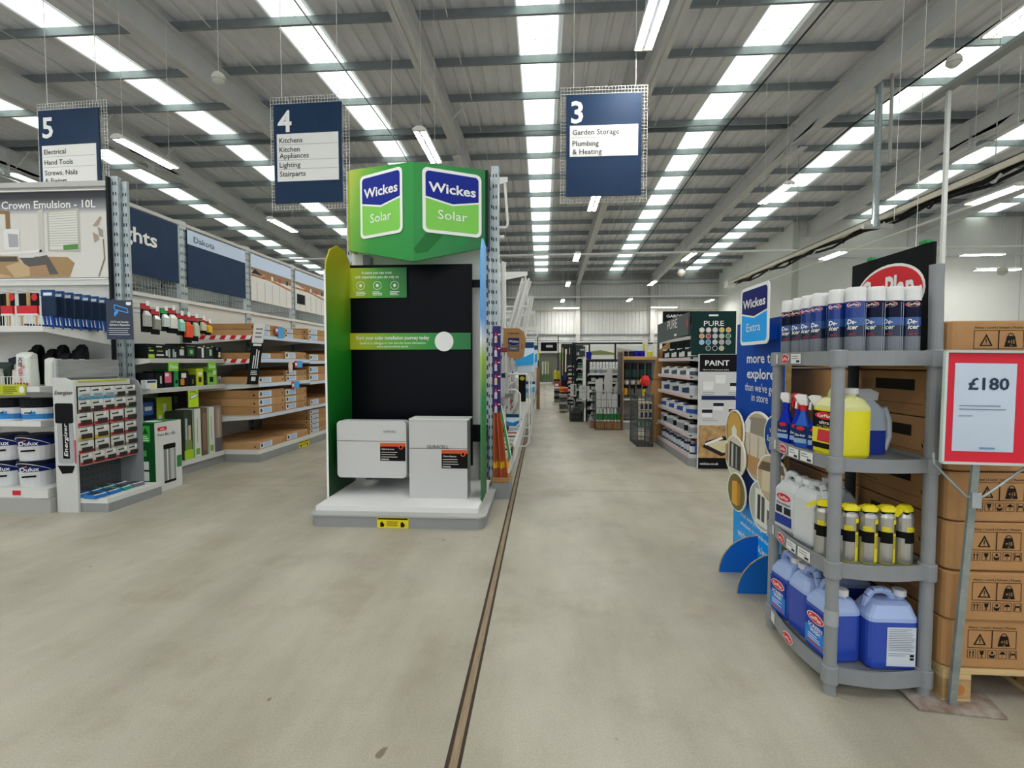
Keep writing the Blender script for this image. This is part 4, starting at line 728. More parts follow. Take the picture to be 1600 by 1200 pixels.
solo('leaning_board',M().add([(-.41,4.62,.86),(-.395,4.62,.86),(-.300,4.62,.36),(-.32,4.62,.33),(-.41,4.64,.86),(-.395,4.64,.86),(-.300,4.64,.36),(-.32,4.64,.33)],[(0,1,2,3),(7,6,5,4),(0,4,5,1),(1,5,6,2),(2,6,7,3),(3,7,4,0)],C('2f9a48')).add([(-.395,4.615,.865),(-.389,4.615,.865),(-.294,4.615,.36),(-.300,4.615,.36),(-.395,4.64,.865),(-.389,4.64,.865),(-.294,4.64,.36),(-.300,4.64,.36)],[(0,1,2,3),(7,6,5,4),(0,4,5,1),(1,5,6,2),(2,6,7,3),(3,7,4,0)],TEXTW),'green board with white edge leaning beside the copper tubes','board',(-.35,4.63,.35))
t=thing('clip_strip','purple hanging display board with a column of bottles','display board',(-.44,4.62,.8)); part(t,'board',M().box(-.475,-.40,4.62,4.63,.8,1.62,C('3b2f6b'))); part(t,'hanger',M().box(-.5,-.46,4.63,4.7,1.5,1.55,GALV))
for k in range(6):
    z=1.46-.133*k; tt=thing('sealant_bottle',f'small white and red bottle on the purple board, {ORD[k]} from the top','bottle',(-.445,4.6,z),0,'bottles on the purple board')
    part(tt,'body',M().loft([(z,-.458,-.432,4.595,4.618,.006),(z+.055,-.458,-.432,4.595,4.618,.006),(z+.065,-.452,-.438,4.598,4.615,.005)],C('b9bcc6'))); part(tt,'cap',M().loft([(z+.065,-.456,-.434,4.597,4.617,.005),(z+.095,-.452,-.438,4.6,4.615,.004)],RED)); part(tt,'price_tag',M().box(-.425,-.405,4.617,4.619,z+.075,z+.085,TEXTW))
    if k%3==0: part(tt,'label_print',M().box(-.455,-.435,4.592,4.595,z+.02,z+.045,C('d9b030')))
t=thing('cardboard_sign','die-cut cardboard sign with a Wickes logo beside the purple board','sign',(-.3,5.2,1.3)); P=FR(-.42,5.2,1.30); part(t,'board',M().prism(P,[(0,.05),(.04,.05),(.05,.03),(.18,0),(.22,.05),(.24,.22),(.22,.3),(.16,.34),(0,.34)],.006,CARD))
part(t,'logo_upper',M().prism(P,[(.05,.17),(.11,.155),(.17,.17),(.17,.235),(.05,.235)],.002,C('1b2c6c'),.006)); part(t,'logo_lower',M().prism(P,[(.05,.165),(.11,.15),(.17,.165),(.17,.09),(.05,.09)],.002,C('55585c'),.006)); txt(t,P,'Wickes',.11,.2,.026,TEXTW,w=.105,bold=.02,off=.009); txt(t,P,'TradePro',.11,.125,.016,TEXTW,w=.08,off=.009); txt(t,P,'In the trade?',.11,.285,.018,INK,w=.12,bold=.01,off=.008); part(t,'slot',M().prism(P,rect(.195,.2,.12,.17),.001,INK,.006)); part(t,'hanger',M().cyl((-.36,5.2,1.62),(-.6,5.3,1.7),.006,GALV,5))
# white pipes
PV=C('dededc',.35)
def bar(x,y,z0,z1,dx,lab,w=.03,grp='white plastic pipes standing in the upper racks'): return solo('plastic_pipe',M().cyl((x,y,z0),(x+dx,y,z1),w/2,PV,8).cyl((x-.00,y,z0),(x,y,z0+.03),w*.6,PV,8),lab,'pipe',(x,y,z0),grp)
for k in range(5): bar(-.60+.033*k,6.0+.05*(k%2),1.55,2.52-.015*(k%3),0,f'upright white plastic pipe by the green display post, {ORD[k]} from the post')
for k in range(6): bar(-.5+.02*k,6.3+.04*(k%3),1.5,2.36-.03*(k%2),.24,f'slanting white plastic pipe above the cardboard sign, {ORD[k]} from the post',.028)
for k in range(3): bar(-.34+.03*k,7.4,1.6,2.28,.14,f'slanting white plastic pipe in the farther rack, {ORD[k]} from the post',.024)
def rack(y,z,x1,lab,h=.5):
    t=thing('cantilever_rack',lab,'rack',(XR,y,z),0,'white cantilever racks over the plumbing run')
    part(t,'upper_arm',M().prism(plane((XR,y,0),(1,0,0),(0,0,1)),[(0,z+h-.16),(x1-XR,z+h-.05),(x1-XR,z+h),(0,z+h)],.004,PV)); part(t,'front_loop',M().tube([(XR,y+.02,z+.05),(x1-.02,y+.02,z+.05),(x1,y+.02,z+.08),(x1-.03,y+.02,z+h-.05)],.014,PV,6)); part(t,'lower_arm',M().tube([(XR,y+.2,z),(x1-.05,y+.2,z)],.02,PV,6))
rack(5.0,2.6,-.36,'white cantilever rack arm at the top of the green display post',.55); rack(6.35,1.95,-.2,'white rack arm holding the slanting pipes',.5); rack(7.8,1.75,-.12,'white rack arm farther down the plumbing run',.35); rack(9.2,1.7,-.1,'small white rack arm farthest down the plumbing run',.25)
for k in range(26):
    y=5.3+.3*(k//2); z=1.15+.25*(k%2)-(.3 if k%5==0 else 0); cc=('d9d9d6','c9cbd0','2f3a6b','d9d9d6','b85a4a')[k%5]
    t=thing('fitting_pack',f"hanging plumbing fitting pack, {('upper','lower')[(k+1)%2]} row, {ORD[k//2]} going back",'fitting pack',(-.52,y,z),0,'plumbing fitting packs')
    q=M().prism(FR(-.57,y,z),rrect(0,.1,0,.2,.01,2),.012,C('dcdcda')); part(t,'bag',q); part(t,'header_card',M().prism(FR(-.57,y-.012,z+.16),rect(0,.1,0,.05),.002,C(cc))); part(t,'hook',M().cyl((XR,y,z+.22),(-.46,y,z+.215),.004,WHP,4))
    part(t,'content',M().cyl((-.54,y-.02,z+.05),(-.5,y-.02,z+.11),.014,C('8f9298'),6))
def sack(x,y,z,w,h,c1,lab,top='20476f'):
    t=thing('product_bag',lab,'bag',(x,y,z),0,'blue and white bags on the plumbing run')
    part(t,'bag',M().loft([(z,x-w/2,x+w/2,y-.05,y+.05,.02),(z+h*.5,x-w*.55,x+w*.55,y-.07,y+.06,.03),(z+h*.9,x-w*.5,x+w*.5,y-.03,y+.03,.01)],C('c9dcec',.3))); part(t,'band',M().prism(FR(x-w*.5,y-.072,z+h*.2),[(0,0),(w,.05*h),(w,.45*h),(w*.5,.3*h),(0,.4*h)],.003,C(c1))); part(t,'header_card',M().prism(FR(x-w*.5,y-.04,z+h*.8),rect(0,w,0,h*.2),.003,C(top)))
sack(-.24,6.6,1.15,.24,.4,'2aa3e8','large white and blue bag hanging past the cardboard sign'); sack(-.18,7.3,1.2,.2,.33,'2aa3e8','second hanging white and blue bag past the cardboard sign'); sack(-.26,8.2,.72,.26,.24,'5ba9dc','light blue bag stacked low in the wire basket run','1f4f7c'); sack(-.3,9.2,.6,.3,.28,'7ab6dc','pale blue bag farther along the basket run','1f4f7c'); sack(-.36,5.9,.45,.16,.2,'1f86c9','small bag with a bright blue flash in the front basket')
for k in range(14):
    y=5.05+.16*(k//2); z=1.02+.27*(k%2); x=-.5+.015*(k%3)+(.05 if k%2 else .0)
    t=thing('pipe_pack',f"bundle of white plastic strips hanging at the aisle face, {('upper','lower')[(k+1)%2]} row, {ORD[k//2]} going back",'pipe pack',(x,y,z),0,'white plastic strip bundles')
    for j in range(3): part(t,'strip',M().box(x-.02+.032*j,x-.0+.032*j,y-.012,y,z-.12,z+.13,C(('dcdcda','c4c6c8','d2d2d0')[(j+k)%3],.35)))
    part(t,'header_card',M().box(x-.02,x+.07,y-.016,y-.012,z+.09,z+.14,C(('d9d9d6','8f2f3a','2f3a5a','c9c9c4','3a3c40')[k%5]))); part(t,'hook',M().cyl((XR,y,z+.15),(x+.06,y,z+.14),.004,WHP,4))
t=thing('yellow_tag_pack','yellow and black level tool hanging at the aisle edge','tool',(-.1,9.5,1.3)); part(t,'head',M().box(-.14,-.07,9.49,9.51,1.32,1.5,C('d9cf20'))); part(t,'grip',M().box(-.13,-.08,9.485,9.515,1.2,1.32,BLACK)); part(t,'hanger',M().cyl((-.6,9.5,1.5),(-.1,9.5,1.51),.006,GALV,4))
t=thing('wire_basket_run','white wire baskets with rounded hoops along the plumbing run','wire basket',(-.4,6.4,0))
for i,(y,z0,z1,x1) in enumerate(((5.8,.5,.95,-.27),(6.5,.15,1.12,-.18),(7.4,.15,1.1,-.17),(8.4,.15,1.0,-.17))):
    part(t,'hoop',M().tube([(-.5,y,z1),(x1-.05,y,z1),(x1,y,z1-.05),(x1,y,z0+.05),(x1-.05,y,z0),(-.5,y,z0)],.011,WHP,6))
part(t,'mesh',M().grid(RI(-.3,0,0),5.2,9.2,.2,.42,.1,.055,.004,WHP),kind='stuff'); part(t,'rail',M().box(-.31,-.29,5.0,12,.4,.425,WHP))
for k in range(12):
    y=5.1+.34*k; c=('c7443a','d9d9d6','2b2f3a','c9a882','d9d9d6','5f6670')[k%6]
    t=thing('fitting_box',f'small boxed fitting in the low baskets of the plumbing run, {ORD[k]} going back','box',(-.45,y,.132),0,'boxed fittings in the low baskets'); part(t,'box',M().box(-.55,-.37,y,y+.22,.132,.24,C(c))); part(t,'flap',M().box(-.54,-.38,y+.01,y+.21,.24,.246,C('d9d6cc')))
t=thing('tool_pack','black tool pack with a yellow disc hanging on the plumbing run','tool',(-.28,6.9,.9)); part(t,'card',M().box(-.34,-.24,6.88,6.9,.72,1.1,BLACK)); part(t,'disc',M().prism(FR(-.29,6.88,1.05),ell(0,0,.035,.03,12),.004,C('c9bd20')))
for k in range(16):
    y=5.7+.42*(k//2); zz=(.501,.951)[k%2]; c=('c9c9c6','2a3040','b5423a','d4d4d0','4a5a7a','dcdcd8','8a6a4a')[(k*3)%7]
    tt=thing('fitting_box',f"boxed fitting on the {('lower','upper')[k%2]} plumbing shelf, {ORD[k//2]} going back",'box',(-.6,y,zz),0,'boxed fittings on the plumbing shelves'); part(tt,'box',M().box(-.75,-.52,y,y+.3,zz,zz+.12+.05*(k%3),C(c))); part(tt,'label',M().box(-.52,-.517,y+.04,y+.2,zz+.03,zz+.1,TEXTW).box(-.7,-.55,y-.003,y,zz+.03,zz+.1,C(('d9d9d6','c7443a','2f86cf')[k%3])))
t=thing('red_tray','red handled tool tray in the front basket','tray',(-.42,5.3,.5)); part(t,'tray',M().box(-.52,-.38,5.2,5.45,.52,.56,BLACK)); part(t,'grip',M().box(-.5,-.39,5.18,5.2,.57,.6,RED).box(-.5,-.39,5.18,5.3,.6,.61,RED))
solo('timber_post',M().box(-.17,-.08,13.4,13.5,0,1.15,C('8f6a4a')).box(-.18,-.07,13.39,13.51,1.15,1.17,C('7a583a')),'brown timber post display at the far end of the plumbing run','post',(-.12,13.45,0))
# ================= PAINT GONDOLA ON THE RIGHT =================
r=thing('shelving_bay','paint shelving with five white shelves and pink price strips','shelving',(2.2,6.9,0))
part(r,'plinth',M().prism(UP(0,0,0),[(1.79,6.08),(1.86,6.0),(3.0,6.0),(3.0,7.75),(1.79,7.75)],.1,PLINTH)); part(r,'base_tray',M().box(1.8,3.0,6.06,7.74,.1,.13,WHITE)); part(r,'back_panel',M().box(2.28,2.3,6.1,7.74,.13,1.86,C('2b2d30'))); part(r,'end_panel',M().box(1.86,2.3,7.74,7.76,.13,1.3,CARD2))
for z in (1.335,1.1,.865,.62,.38): 
    shelf(r,1.81,2.28,6.1,7.72,z,.04,'-x',strip=C('d9b9bd'),brk=.07); part(r,'side_lip',M().box(1.84,2.3,6.085,6.1,z-.035,z+.002,WHITE))
part(r,'front_strip',M().box(1.795,1.8,6.1,7.72,.1,.14,C('d9b9bd'))); part(r,'side_header',M().prism(LE(1.8,7.72,1.36),[(0,0),(.06,0),(.06,.22),(1.6,.26),(1.6,.53),(0,.5)],.02,C('4a5352'))); part(r,'header_edge',M().box(1.79,1.81,6.1,7.66,1.56,1.6,C('c9c9c6')))
txt(r,LE(1.779,6.85,1.79),'PURE',0,.01,.12,TEXTW,w=.5); part(r,'maker_mark',M().prism(LE(1.779,6.75,1.63),rect(0,.12,0,.03),.002,TEXTW)); part(r,'pin_mark',M().prism(LE(1.779,6.18,1.72),[(0,0),(.05,0),(.05,.06),(.025,.1),(0,.06)],.002,C('d0454f')))
t=thing('pure_board','dark green PURE board with rows of round colour samples','sign board',(2.05,6.02,1.36)); P=FR(1.79,6.02,1.36); part(t,'board',M().prism(P,rect(0,.52,0,.53),.012,C('10302e'))); txt(t,P,'PURE',.26,.385,.062,TEXTW,w=.235,off=.014); part(t,'maker_mark',M().prism(P,rect(.2,.31,.47,.49),.001,TEXTW,.012))
cols=[['d8d6d0','d6cfcf','cfc2c6','d9bd55','e2a53a'],['d98f55','c9363f','c9b4bb','bcc79a','2f8f55'],['8fc0de','2f86cf','c4bfc0','b0a3aa','8f9294'],[None,'3a4348','16181a','bcb488',None]]
for j,row in enumerate(cols):
    for i,c in enumerate(row):
        if c:
            p_=part(t,'sample_disc',M().prism(P,ell(.12+.078*i,.305-.073*j,.031,.031,16),.002,C('cfcfcf'),.012)); part(p_,'colour_face',M().prism(P,ell(.12+.078*i,.305-.073*j,.025,.025,16),.002,C(c),.014))
t=thing('paint_board','tall PAINT information board with tub pictures and a tray photo','sign board',(2.15,5.93,0)); P=FR(1.85,5.93,.005); part(t,'board',M().prism(P,rect(0,.62,0,1.37),.015,C('c9c9ca'))); part(t,'head',M().prism(P,rect(.012,.62,1.16,1.365),.001,BLACK,.015)); part(t,'foot',M().prism(P,rect(.012,.62,0,.13),.001,BLACK,.015))
part(t,'photo',M().prism(P,rect(.012,.62,.13,.52),.001,mat('osb_photo','9a7446',.6,var=.25,scale=14,h2='c9a26a'),.015)); part(t,'photo_tray',M().prism(P,[(.06,.26),(.28,.15),(.5,.22),(.5,.36),(.3,.39),(.1,.33)],.001,C('2a2420'),.016).prism(P,[(.1,.29),(.3,.19),(.48,.25),(.42,.35),(.18,.33)],.001,C('cfc4a0'),.017).prism(P,[(.08,.3),(.1,.28),(.3,.36),(.28,.385)],.001,TEXTW,.0175))
txt(t,P,'PAINT',.215,1.265,.062,TEXTW,w=.28,bold=.02,off=.017); txt(t,P,'How to choose your paint',.2,1.185,.02,TEXTW,w=.3,off=.017); txt(t,P,'wickes.co.uk',.14,.06,.03,TEXTW,w=.22,bold=.01,off=.017); txt(t,P,'TRADE',.5,.845,.035,TEXTW,w=.14,bold=.02,off=.018)
part(t,'blue_bar',M().prism(P,rect(.04,.6,.825,.875),.001,C('1f2c5c'),.015))
for x,y,c in ((.06,.94,'dedede'),(.2,1.02,'dedede'),(.37,.94,'20242c'),(.5,1.0,'20242c'),(.05,.62,'20242c'),(.18,.7,'20242c'),(.36,.63,'5a2024'),(.48,.72,'5a2024')):
    p_=part(t,'tub_picture',M().prism(P,[(x,y),(x+.11,y),(x+.12,y+.1),(x-.005,y+.1)],.001,C('e2e2e2'),.0155)); part(p_,'tub_band',M().prism(P,rect(x-.003,x+.118,y+.05,y+.09),.001,C(c),.0168))
q=M()
for x,y in ((.05,.915),(.35,.915),(.05,.6),(.35,.6)): q.lines(P,x,x+.2,y,2,.02,.006,C('7a7a7c'),.0165)
part(t,'caption',q,kind='stuff')
def can(x,y,z,r,h,body,cap,lab,grp,band=None,name='tin',cat='paint tin',capr=.9,caph=.12):
    t=thing(name,lab,cat,(x,y,z),0,grp); part(t,'body',M().lathe(x,y,[(r,z+.001),(r,z+h*(1-caph))],C(body,.35),12)); part(t,'lid',M().lathe(x,y,[(r*capr,z+h*(1-caph)),(r*capr,z+h-.004),(r*capr*.9,z+h)],C(cap,.4),12))
    if band: part(t,'label',M().lathe(x,y,[(r*1.015,z+h*.12),(r*1.015,z+h*.6)],C(band),12))
    return t
rowsP=[(1.337,.14,.045,'1a2c2c','14181a','e0e2e0','dark green tin, top paint shelf',11),(1.102,.12,.055,'d6d6d6','e6e6e6','4a5568','slate-labelled tin, second paint shelf',10),(.867,.15,.055,'d4d4d6','c9c9cc','35486b','blue-labelled tin, third paint shelf',9),
       (.622,.12,.05,'cfcfcf','e0e0e0','2450a8','bright blue tin, fourth paint shelf',10),(.382,.16,.06,'d6d6d8','1c1e22','8f959c','black and white jar, fifth paint shelf',8),(.131,.17,.04,'2a3350','dcdcdc','c9ced8','spray can, bottom paint tray',11)]
for ri,(z,h,rr,b,c,bd,lb,n) in enumerate(rowsP):
    gn='cans on the bottom paint tray' if z<.2 else 'tins on paint shelf '+ORD[ri]; V=[(b,c,bd,1.0),(b,c,bd,.88),(b,bd,c,.95)]; prs=[None]*3; n=n+1
    for k in range(n):
        y=6.2+1.42*k/(n-1); lab=f'{lb}, {ORD[k]} from the board'; v=(k*7+ri)%3; vb,vc,vd,vh=V[v]
        if prs[v] is None: prs[v]=can(1.885,y,z,rr,h*vh,vb,vc,lab,gn,vd,'paint_tin' if z>.2 else 'spray_can','paint tin' if z>.2 else 'spray can',capr=(.9,.75,.9)[v] if z>.2 else .6,caph=.14 if z>.2 else .2)
        else: copytree(prs[v],(1.885,y,z),label=lab)
can(2.0,6.13,.131,.03,.17,'c9ced8','e2d91a','spray can with a yellow-green cap at the board end of the bottom tray','bright-capped cans','2450a8','spray_can','spray can',.75,.25); can(1.93,6.16,.131,.03,.18,'2450a8','e2452a','spray can with an orange cap beside the yellow-capped one','bright-capped cans',None,'spray_can','spray can',.75,.2)
for i,z in enumerate((1.102,.867,.622,.382,.131)):
    for k in range(2): can(2.0+.12*k,6.22,z,.05,.16,'2b2d30' if (i+k)%2 else '8f9296','3a3c40',f'dark tin near the PAINT board, shelf {ORD[i+1]} from the top, {("outer","inner")[k]} one','dark tins by the board')
# cardboard display + wire bin behind it
t=thing('cardboard_stand','brown chipboard stand with a curved top edge behind the paint shelves','display stand',(1.85,7.85,0)); part(t,'side_panel',M().prism(FR(1.70,7.85,0),[(0,0),(.3,0),(.3,1.62),(.17,1.5),(.09,1.3),(.05,1.0),(.02,.9)],.02,CARD)); part(t,'slot',M().box(1.74,1.98,7.828,7.831,1.0,1.008,INK).box(1.8,1.86,7.828,7.831,.3,.33,C('cfc6b4')))
part(t,'face_panel',M().box(1.98,2.0,7.8,8.6,0,1.5,CARD2))
def wirebin(x0,x1,y0,y1,z0,z1,lab,fill,pitch=.055):
    t=thing('wire_bin',lab,'wire bin',((x0+x1)/2,(y0+y1)/2,z0)); WR=C('4a4e50',.35)
    part(t,'front_mesh',M().grid(FR(0,y0,0),x0,x1,z0,z1,pitch,pitch*1.4,.004,WR)); part(t,'side_mesh',M().grid(RI(x0,0,0),y0,y1,z0,z1,pitch,pitch*1.4,.004,WR)); part(t,'side_mesh',M().grid(RI(x1,0,0),y0,y1,z0,z1,pitch,pitch*1.4,.004,WR)); part(t,'back_mesh',M().grid(FR(0,y1,0),x0,x1,z0,z1,pitch,pitch*1.4,.004,WR))
    for x in (x0,x1):
        for y in (y0,y1): part(t,'corner_wire',M().cyl((x,y,z0),(x,y,z1+.02),.009,WR,6))
    part(t,'floor_mesh',M().grid(UP(0,0,z0+.01),x0,x1,y0,y1,pitch,pitch,.004,WR)); return t
wirebin(1.43,1.66,7.42,8.0,.0,.78,'narrow wire bin on the floor before the chipboard stand',0)
for k in range(6):
    x=1.47+.065*(k%3); z=.42+.13*(k//3); t=thing('tube_box',f"cream and navy box in the narrow wire bin, {('lower','upper')[k//3]} layer, {ORD[k%3]} from the aisle",'box',(x,7.55,z),0,'cream and navy boxes'); part(t,'box',M().box(x,x+.058,7.47,7.65,z,z+.125,C('d4ccb0'))); part(t,'label',M().box(x+.012,x+.05,7.465,7.47,z+.02,z+.1,C('1c2444')))
for k in range(3): t=thing('clear_pack',f'crumpled clear and green pack in the narrow wire bin, {ORD[k]} from the aisle','pack',(1.5+.06*k,7.6,.22)); part(t,'bag',M().loft([(.3,1.47+.06*k,1.52+.06*k,7.5,7.6,.01),(.36,1.465+.06*k,1.53+.06*k,7.49,7.6,.02),(.4,1.48+.06*k,1.51+.06*k,7.53,7.57,.008)],C('a9b8a8',.3))); part(t,'label',M().box(1.48+.06*k,1.505+.06*k,7.485,7.49,.32,.36,C('3f8a55')))
for k in range(3): part(bpy.data.objects['wire_bin'],'inner_shelf',M().box(1.44,1.65,7.44,7.98,.40-.11*k,.405-.11*k,C('7a7d7e'))) if k<2 else None
# timber framed bucket unit
t=thing('shelving_bay','timber-edged unit with buckets and yellow tools between the bins','shelving',(1.8,9.4,0)); part(t,'plinth',M().box(1.52,2.3,9.35,9.9,0,.14,PLINTH)); part(t,'side_board',M().box(1.5,1.52,9.25,9.9,0,1.49,CARD)); part(t,'side_panel',M().box(1.42,1.5,9.3,9.34,.3,1.47,C('5a5d60'))); part(t,'top_shelf',M().box(1.52,2.3,9.3,9.9,1.37,1.39,WHITE)); part(t,'timber_lip',M().box(1.52,2.3,9.28,9.3,1.33,1.385,C('c99a5c'))); part(t,'back_panel',M().box(1.52,2.3,9.88,9.9,.14,1.37,C('8f8a85'))); part(t,'shelf',M().box(1.52,2.3,9.35,9.88,.56,.58,WHITE)); part(t,'shelf',M().box(1.52,2.3,9.35,9.88,.95,.965,C('3a3c40'))); part(t,'base_tray',M().box(1.52,2.3,9.33,9.88,.14,.17,WHITE))
for k in range(4): can(1.6+.14*k,9.42,.966,.055,.3,'15181a' if k!=3 else '2a2c2e','1d2024',f'black bucket column in the timber-edged unit, {ORD[k]} from the aisle','black buckets','24403c','bucket','bucket',1.05,.12)
for k in range(2): can(1.57+.12*k,9.42,1.391,.055,.1,'121416','1c1e20',f'black tub on the timber unit top, {ORD[k]} from the aisle','black tubs on top','2a2c30')
for k in range(2): can(1.78+.1*k,9.4,1.391,.055,.11,'27209a','2c28b0',f'blue tub on the timber unit top, {ORD[k]} from the aisle','blue tubs on top','201a80')
can(2.02,9.35,1.391,.05,.1,'d6cf1e','e2e2dc','yellow and white tub at the end of the timber unit top','yellow tub'); t=thing('topper_card','white card with a yellow picture standing on the timber unit','card',(1.98,9.45,1.39)); part(t,'card',M().box(1.93,2.03,9.6,9.61,1.391,1.72,C('dcdcd6'))); part(t,'print',M().box(1.94,1.98,9.59,9.6,1.5,1.64,C('d6cc2a')))
for k in range(4): t=thing('shallow_pan',f'{("white","white","cream","grey")[k]} paint kettle lid row in the timber-edged unit, {ORD[k]} from the aisle','pan',(1.6+.12*k,9.4,.9),0,'paint kettles'); part(t,'rim',M().lathe(1.6+.12*k,9.42,[(.04,.86),(.055,.93),(.05,.945)],C(('c9c9c4','c9c9c4','cbb98a','8a8c8e')[k]),12)); part(t,'body',M().lathe(1.6+.12*k,9.42,[(.035,.78),(.05,.86)],C('1c1e20'),12))
solo('helmet_bag',M().lathe(1.92,9.28,[(.06,.84),(.085,.88),(.09,.95),(.06,1.02),(.02,1.04)],C('d8262a'),12).lathe(1.855,9.27,[(.02,.9),(.035,.93),(.02,.97)],C('e0a52a'),8),'red and orange rounded bag hanging on the timber-edged unit','bag',(1.92,9.28,.84))
for i,(x,z,c,l) in enumerate(((1.58,.66,'e0a01a','orange sleeve hanging low in the timber-edged unit'),(1.92,.64,'e2cc1c','yellow sleeve hanging low in the timber-edged unit'))): solo('paint_sleeve',M().cyl((x,9.4,z),(x,9.4,z+.13),.032,C(c),10).cyl((x,9.4,z+.13),(x,9.4,z+.17),.01,BLACK,6),l,'sleeve',(x,9.4,z))
solo('hand_tamper',M().box(1.7,1.8,9.4,9.42,.56+.025,.66,BLACK).box(1.74,1.76,9.4,9.42,.66,.9,BLACK),'black long-handled square tool in the timber-edged unit','tool',(1.75,9.4,.58)); 
for k in range(3): solo('tray_stack',M().loft([(.171+.03*k,1.55,1.8,9.4,9.7,.03),(.195+.03*k,1.54,1.82,9.38,9.7,.04)],C(('4a4e50','9a9ea0','6a6e70')[k])),f'paint tray on the timber unit base, {ORD[k]} from the bottom','tray',(1.67,9.5,.171),'stacked paint trays')
for k in range(2): solo('paint_tray',M().loft([(.581+.03*k,1.54,1.72,9.4,9.7,.03),(.605+.03*k,1.53,1.74,9.38,9.7,.04)],C(('b9bc9a','55585a')[k])),f'{("cream","grey")[k]} paint tray on the middle shelf of the timber unit','tray',(1.62,9.5,.58),'trays on the middle shelf')
# dump bin with green cans
wirebin(1.0,1.5,9.25,9.75,0,.72,'wide wire dump bin with white cards and green cans',0,.1)
for k in range(7): can(1.05+.066*k,9.33,.16,.028,.24,'d0d8d4','e0e6e4',f'green and white can in the wide dump bin, {ORD[k]} from the aisle','green cans in the dump bin','1f7a3c','spray_can','spray can',.7,.2)
for k in range(3): solo('carton_block',M().box(1.02+.16*k,1.17+.16*k,9.28,9.72,.012,.135,mat('cardboard_dark','9c7347',.75)).box(1.02+.16*k,1.17+.16*k,9.49,9.5,.135,.137,C('c9a878')),f'brown carton at the bottom of the wide dump bin, {ORD[k]} from the aisle','carton',(1.1+.16*k,9.5,.01),'cartons under the green cans')
for k,(x,z0,z1,w) in enumerate(((1.03,.45,.95,.14),(1.2,.45,1.15,.16),(1.39,.42,.9,.12))):
    t=thing('header_card',f"white {('short','tall curved','right')[k]} header card standing in the wide dump bin",'card',(x,9.6,z0)); part(t,'card',M().prism(FR(x,9.6+.02*k,0),[(0,z0),(w,z0),(w,z1),(w*.5,z1),(w*.1,z1-.12),(0,z1-.2)] if k else rect(0,w,z0,z1),.01,C('cfcfcd'))); part(t,'foot',M().box(x,x+w,9.6+.02*k,9.64+.02*k,z0-.3,z0,C('c4c4c2')))
solo('white_panel',M().box(1.02,1.24,9.3,9.31,.42,.68,C('c6c8c8')).box(1.26,1.46,9.3,9.31,.42,.68,C('c6c8c8')),'pair of white panels behind the dump bin mesh','panel',(1.2,9.3,.42))
solo('grey_carton',M().box(.92,1.0,9.5,9.9,.0,.16,C('8f9294')).box(.93,.99,9.49,9.5,.02,.14,C('b86a4a')),'small grey and orange box beside the wide dump bin','box',(.95,9.7,0))
# white tin shelving with blue strips
def endbay(x0,x1,y,H,nsh,lab,strip,tins,hd=None):
    t=thing('shelving_bay',lab,'shelving',((x0+x1)/2,y,0)); part(t,'plinth',M().box(x0,x1,y,y+.5,0,.12,PLINTH)); part(t,'back_panel',M().box(x0,x1,y+.48,y+.5,.12,H,C('2c2f32'))); part(t,'side_post',M().box(x0-.03,x0,y+.44,y+.5,0,H,DARK)); part(t,'side_post',M().box(x1,x1+.03,y+.44,y+.5,0,H,DARK))
    zs=[.15+(H-.45)*k/(nsh-1) for k in range(nsh)]
    for z in zs: shelf(t,x0,x1,y+.02,y+.47,z,.035,'y',strip=strip,brk=.08)
    return t,zs
PR={}
def tinrow(x0,x1,y,z,n,r,h,b,c,bd,lb,grp,name='paint_tin',cat='paint tin'):
    for k in range(n):
        x=x0+r+(x1-x0-2*r)*k/max(1,n-1); key=(b,c,bd,r,h,name); lab=f'{lb}, {ORD[k]} from the aisle'
        if key in PR: copytree(PR[key],(x,y,z+.001),label=lab,group=grp)
        else: PR[key]=can(x,y,z+.001,r,h,b,c,lab,grp,bd,name,cat)
t,zs=endbay(.97,1.62,10.2,1.35,6,'white shelving end with blue strips and rows of black tins',BLU,0)
for i,z in enumerate(zs[:-1]): tinrow(1.02,1.56,10.33,z,4,.05,.14,'17191b','2c2e30','b9c9b0',f'black tin, {ORD[i]} blue-strip shelf up',f'black tins on blue-strip shelf {ORD[i]} from floor')
tinrow(.98,1.62,10.28,zs[-1],5,.06,.12,'c9cccb','dcdcdc','8f9592','pale tin in the top row of the blue-strip bay','pale tins in the top row')
for k in range(9): PR.get('j'); 
tinrow(1.0,1.6,10.45,zs[-1],9,.03,.24,'d8d8d8','f0f0f0',None,'white spray can in the back top row of the blue-strip bay','white spray cans in the back top row','spray_can','spray can')
solo('blue_tub_cluster',M().lathe(.96,10.25,[(.05,1.35),(.06,1.48),(.05,1.5)],C('1f2088'),10),'small navy tub at the aisle corner of the blue-strip bay top','tub',(.96,10.25,1.35))
# farther ends
t,zs=endbay(.82,.94,11.5,1.7,6,'narrow dark bay with green and black tins, beyond the blue-strip bay',LGREY,0)
for i,z in enumerate(zs[:-1]): tinrow(.83,.93,11.6,z,2,.025,.12,'24302c','8fb59f','3f7a5c',f'green-black tin, narrow dark bay, {ORD[i]} shelf up','tins in the narrow dark bay')
t=thing('mesh_frame','dark mesh frame with posters above the narrow bays','frame',(.9,11.6,1.2)); part(t,'frame',M().tube([(.70,11.55,.45),(.70,11.55,1.68),(.73,11.55,1.71),(1.07,11.55,1.71)],.015,DARK,6)); part(t,'mesh',M().grid(FR(0,11.56,0),.74,1.02,1.4,1.68,.04,.04,.004,DARK)); part(t,'poster',M().box(.78,1.0,11.58,11.59,1.42,1.66,C('5a6062'))); part(t,'poster_print',M().box(.8,.86,11.57,11.58,1.45,1.52,TEXTW).box(.88,.98,11.57,11.58,1.56,1.6,TEXTW))
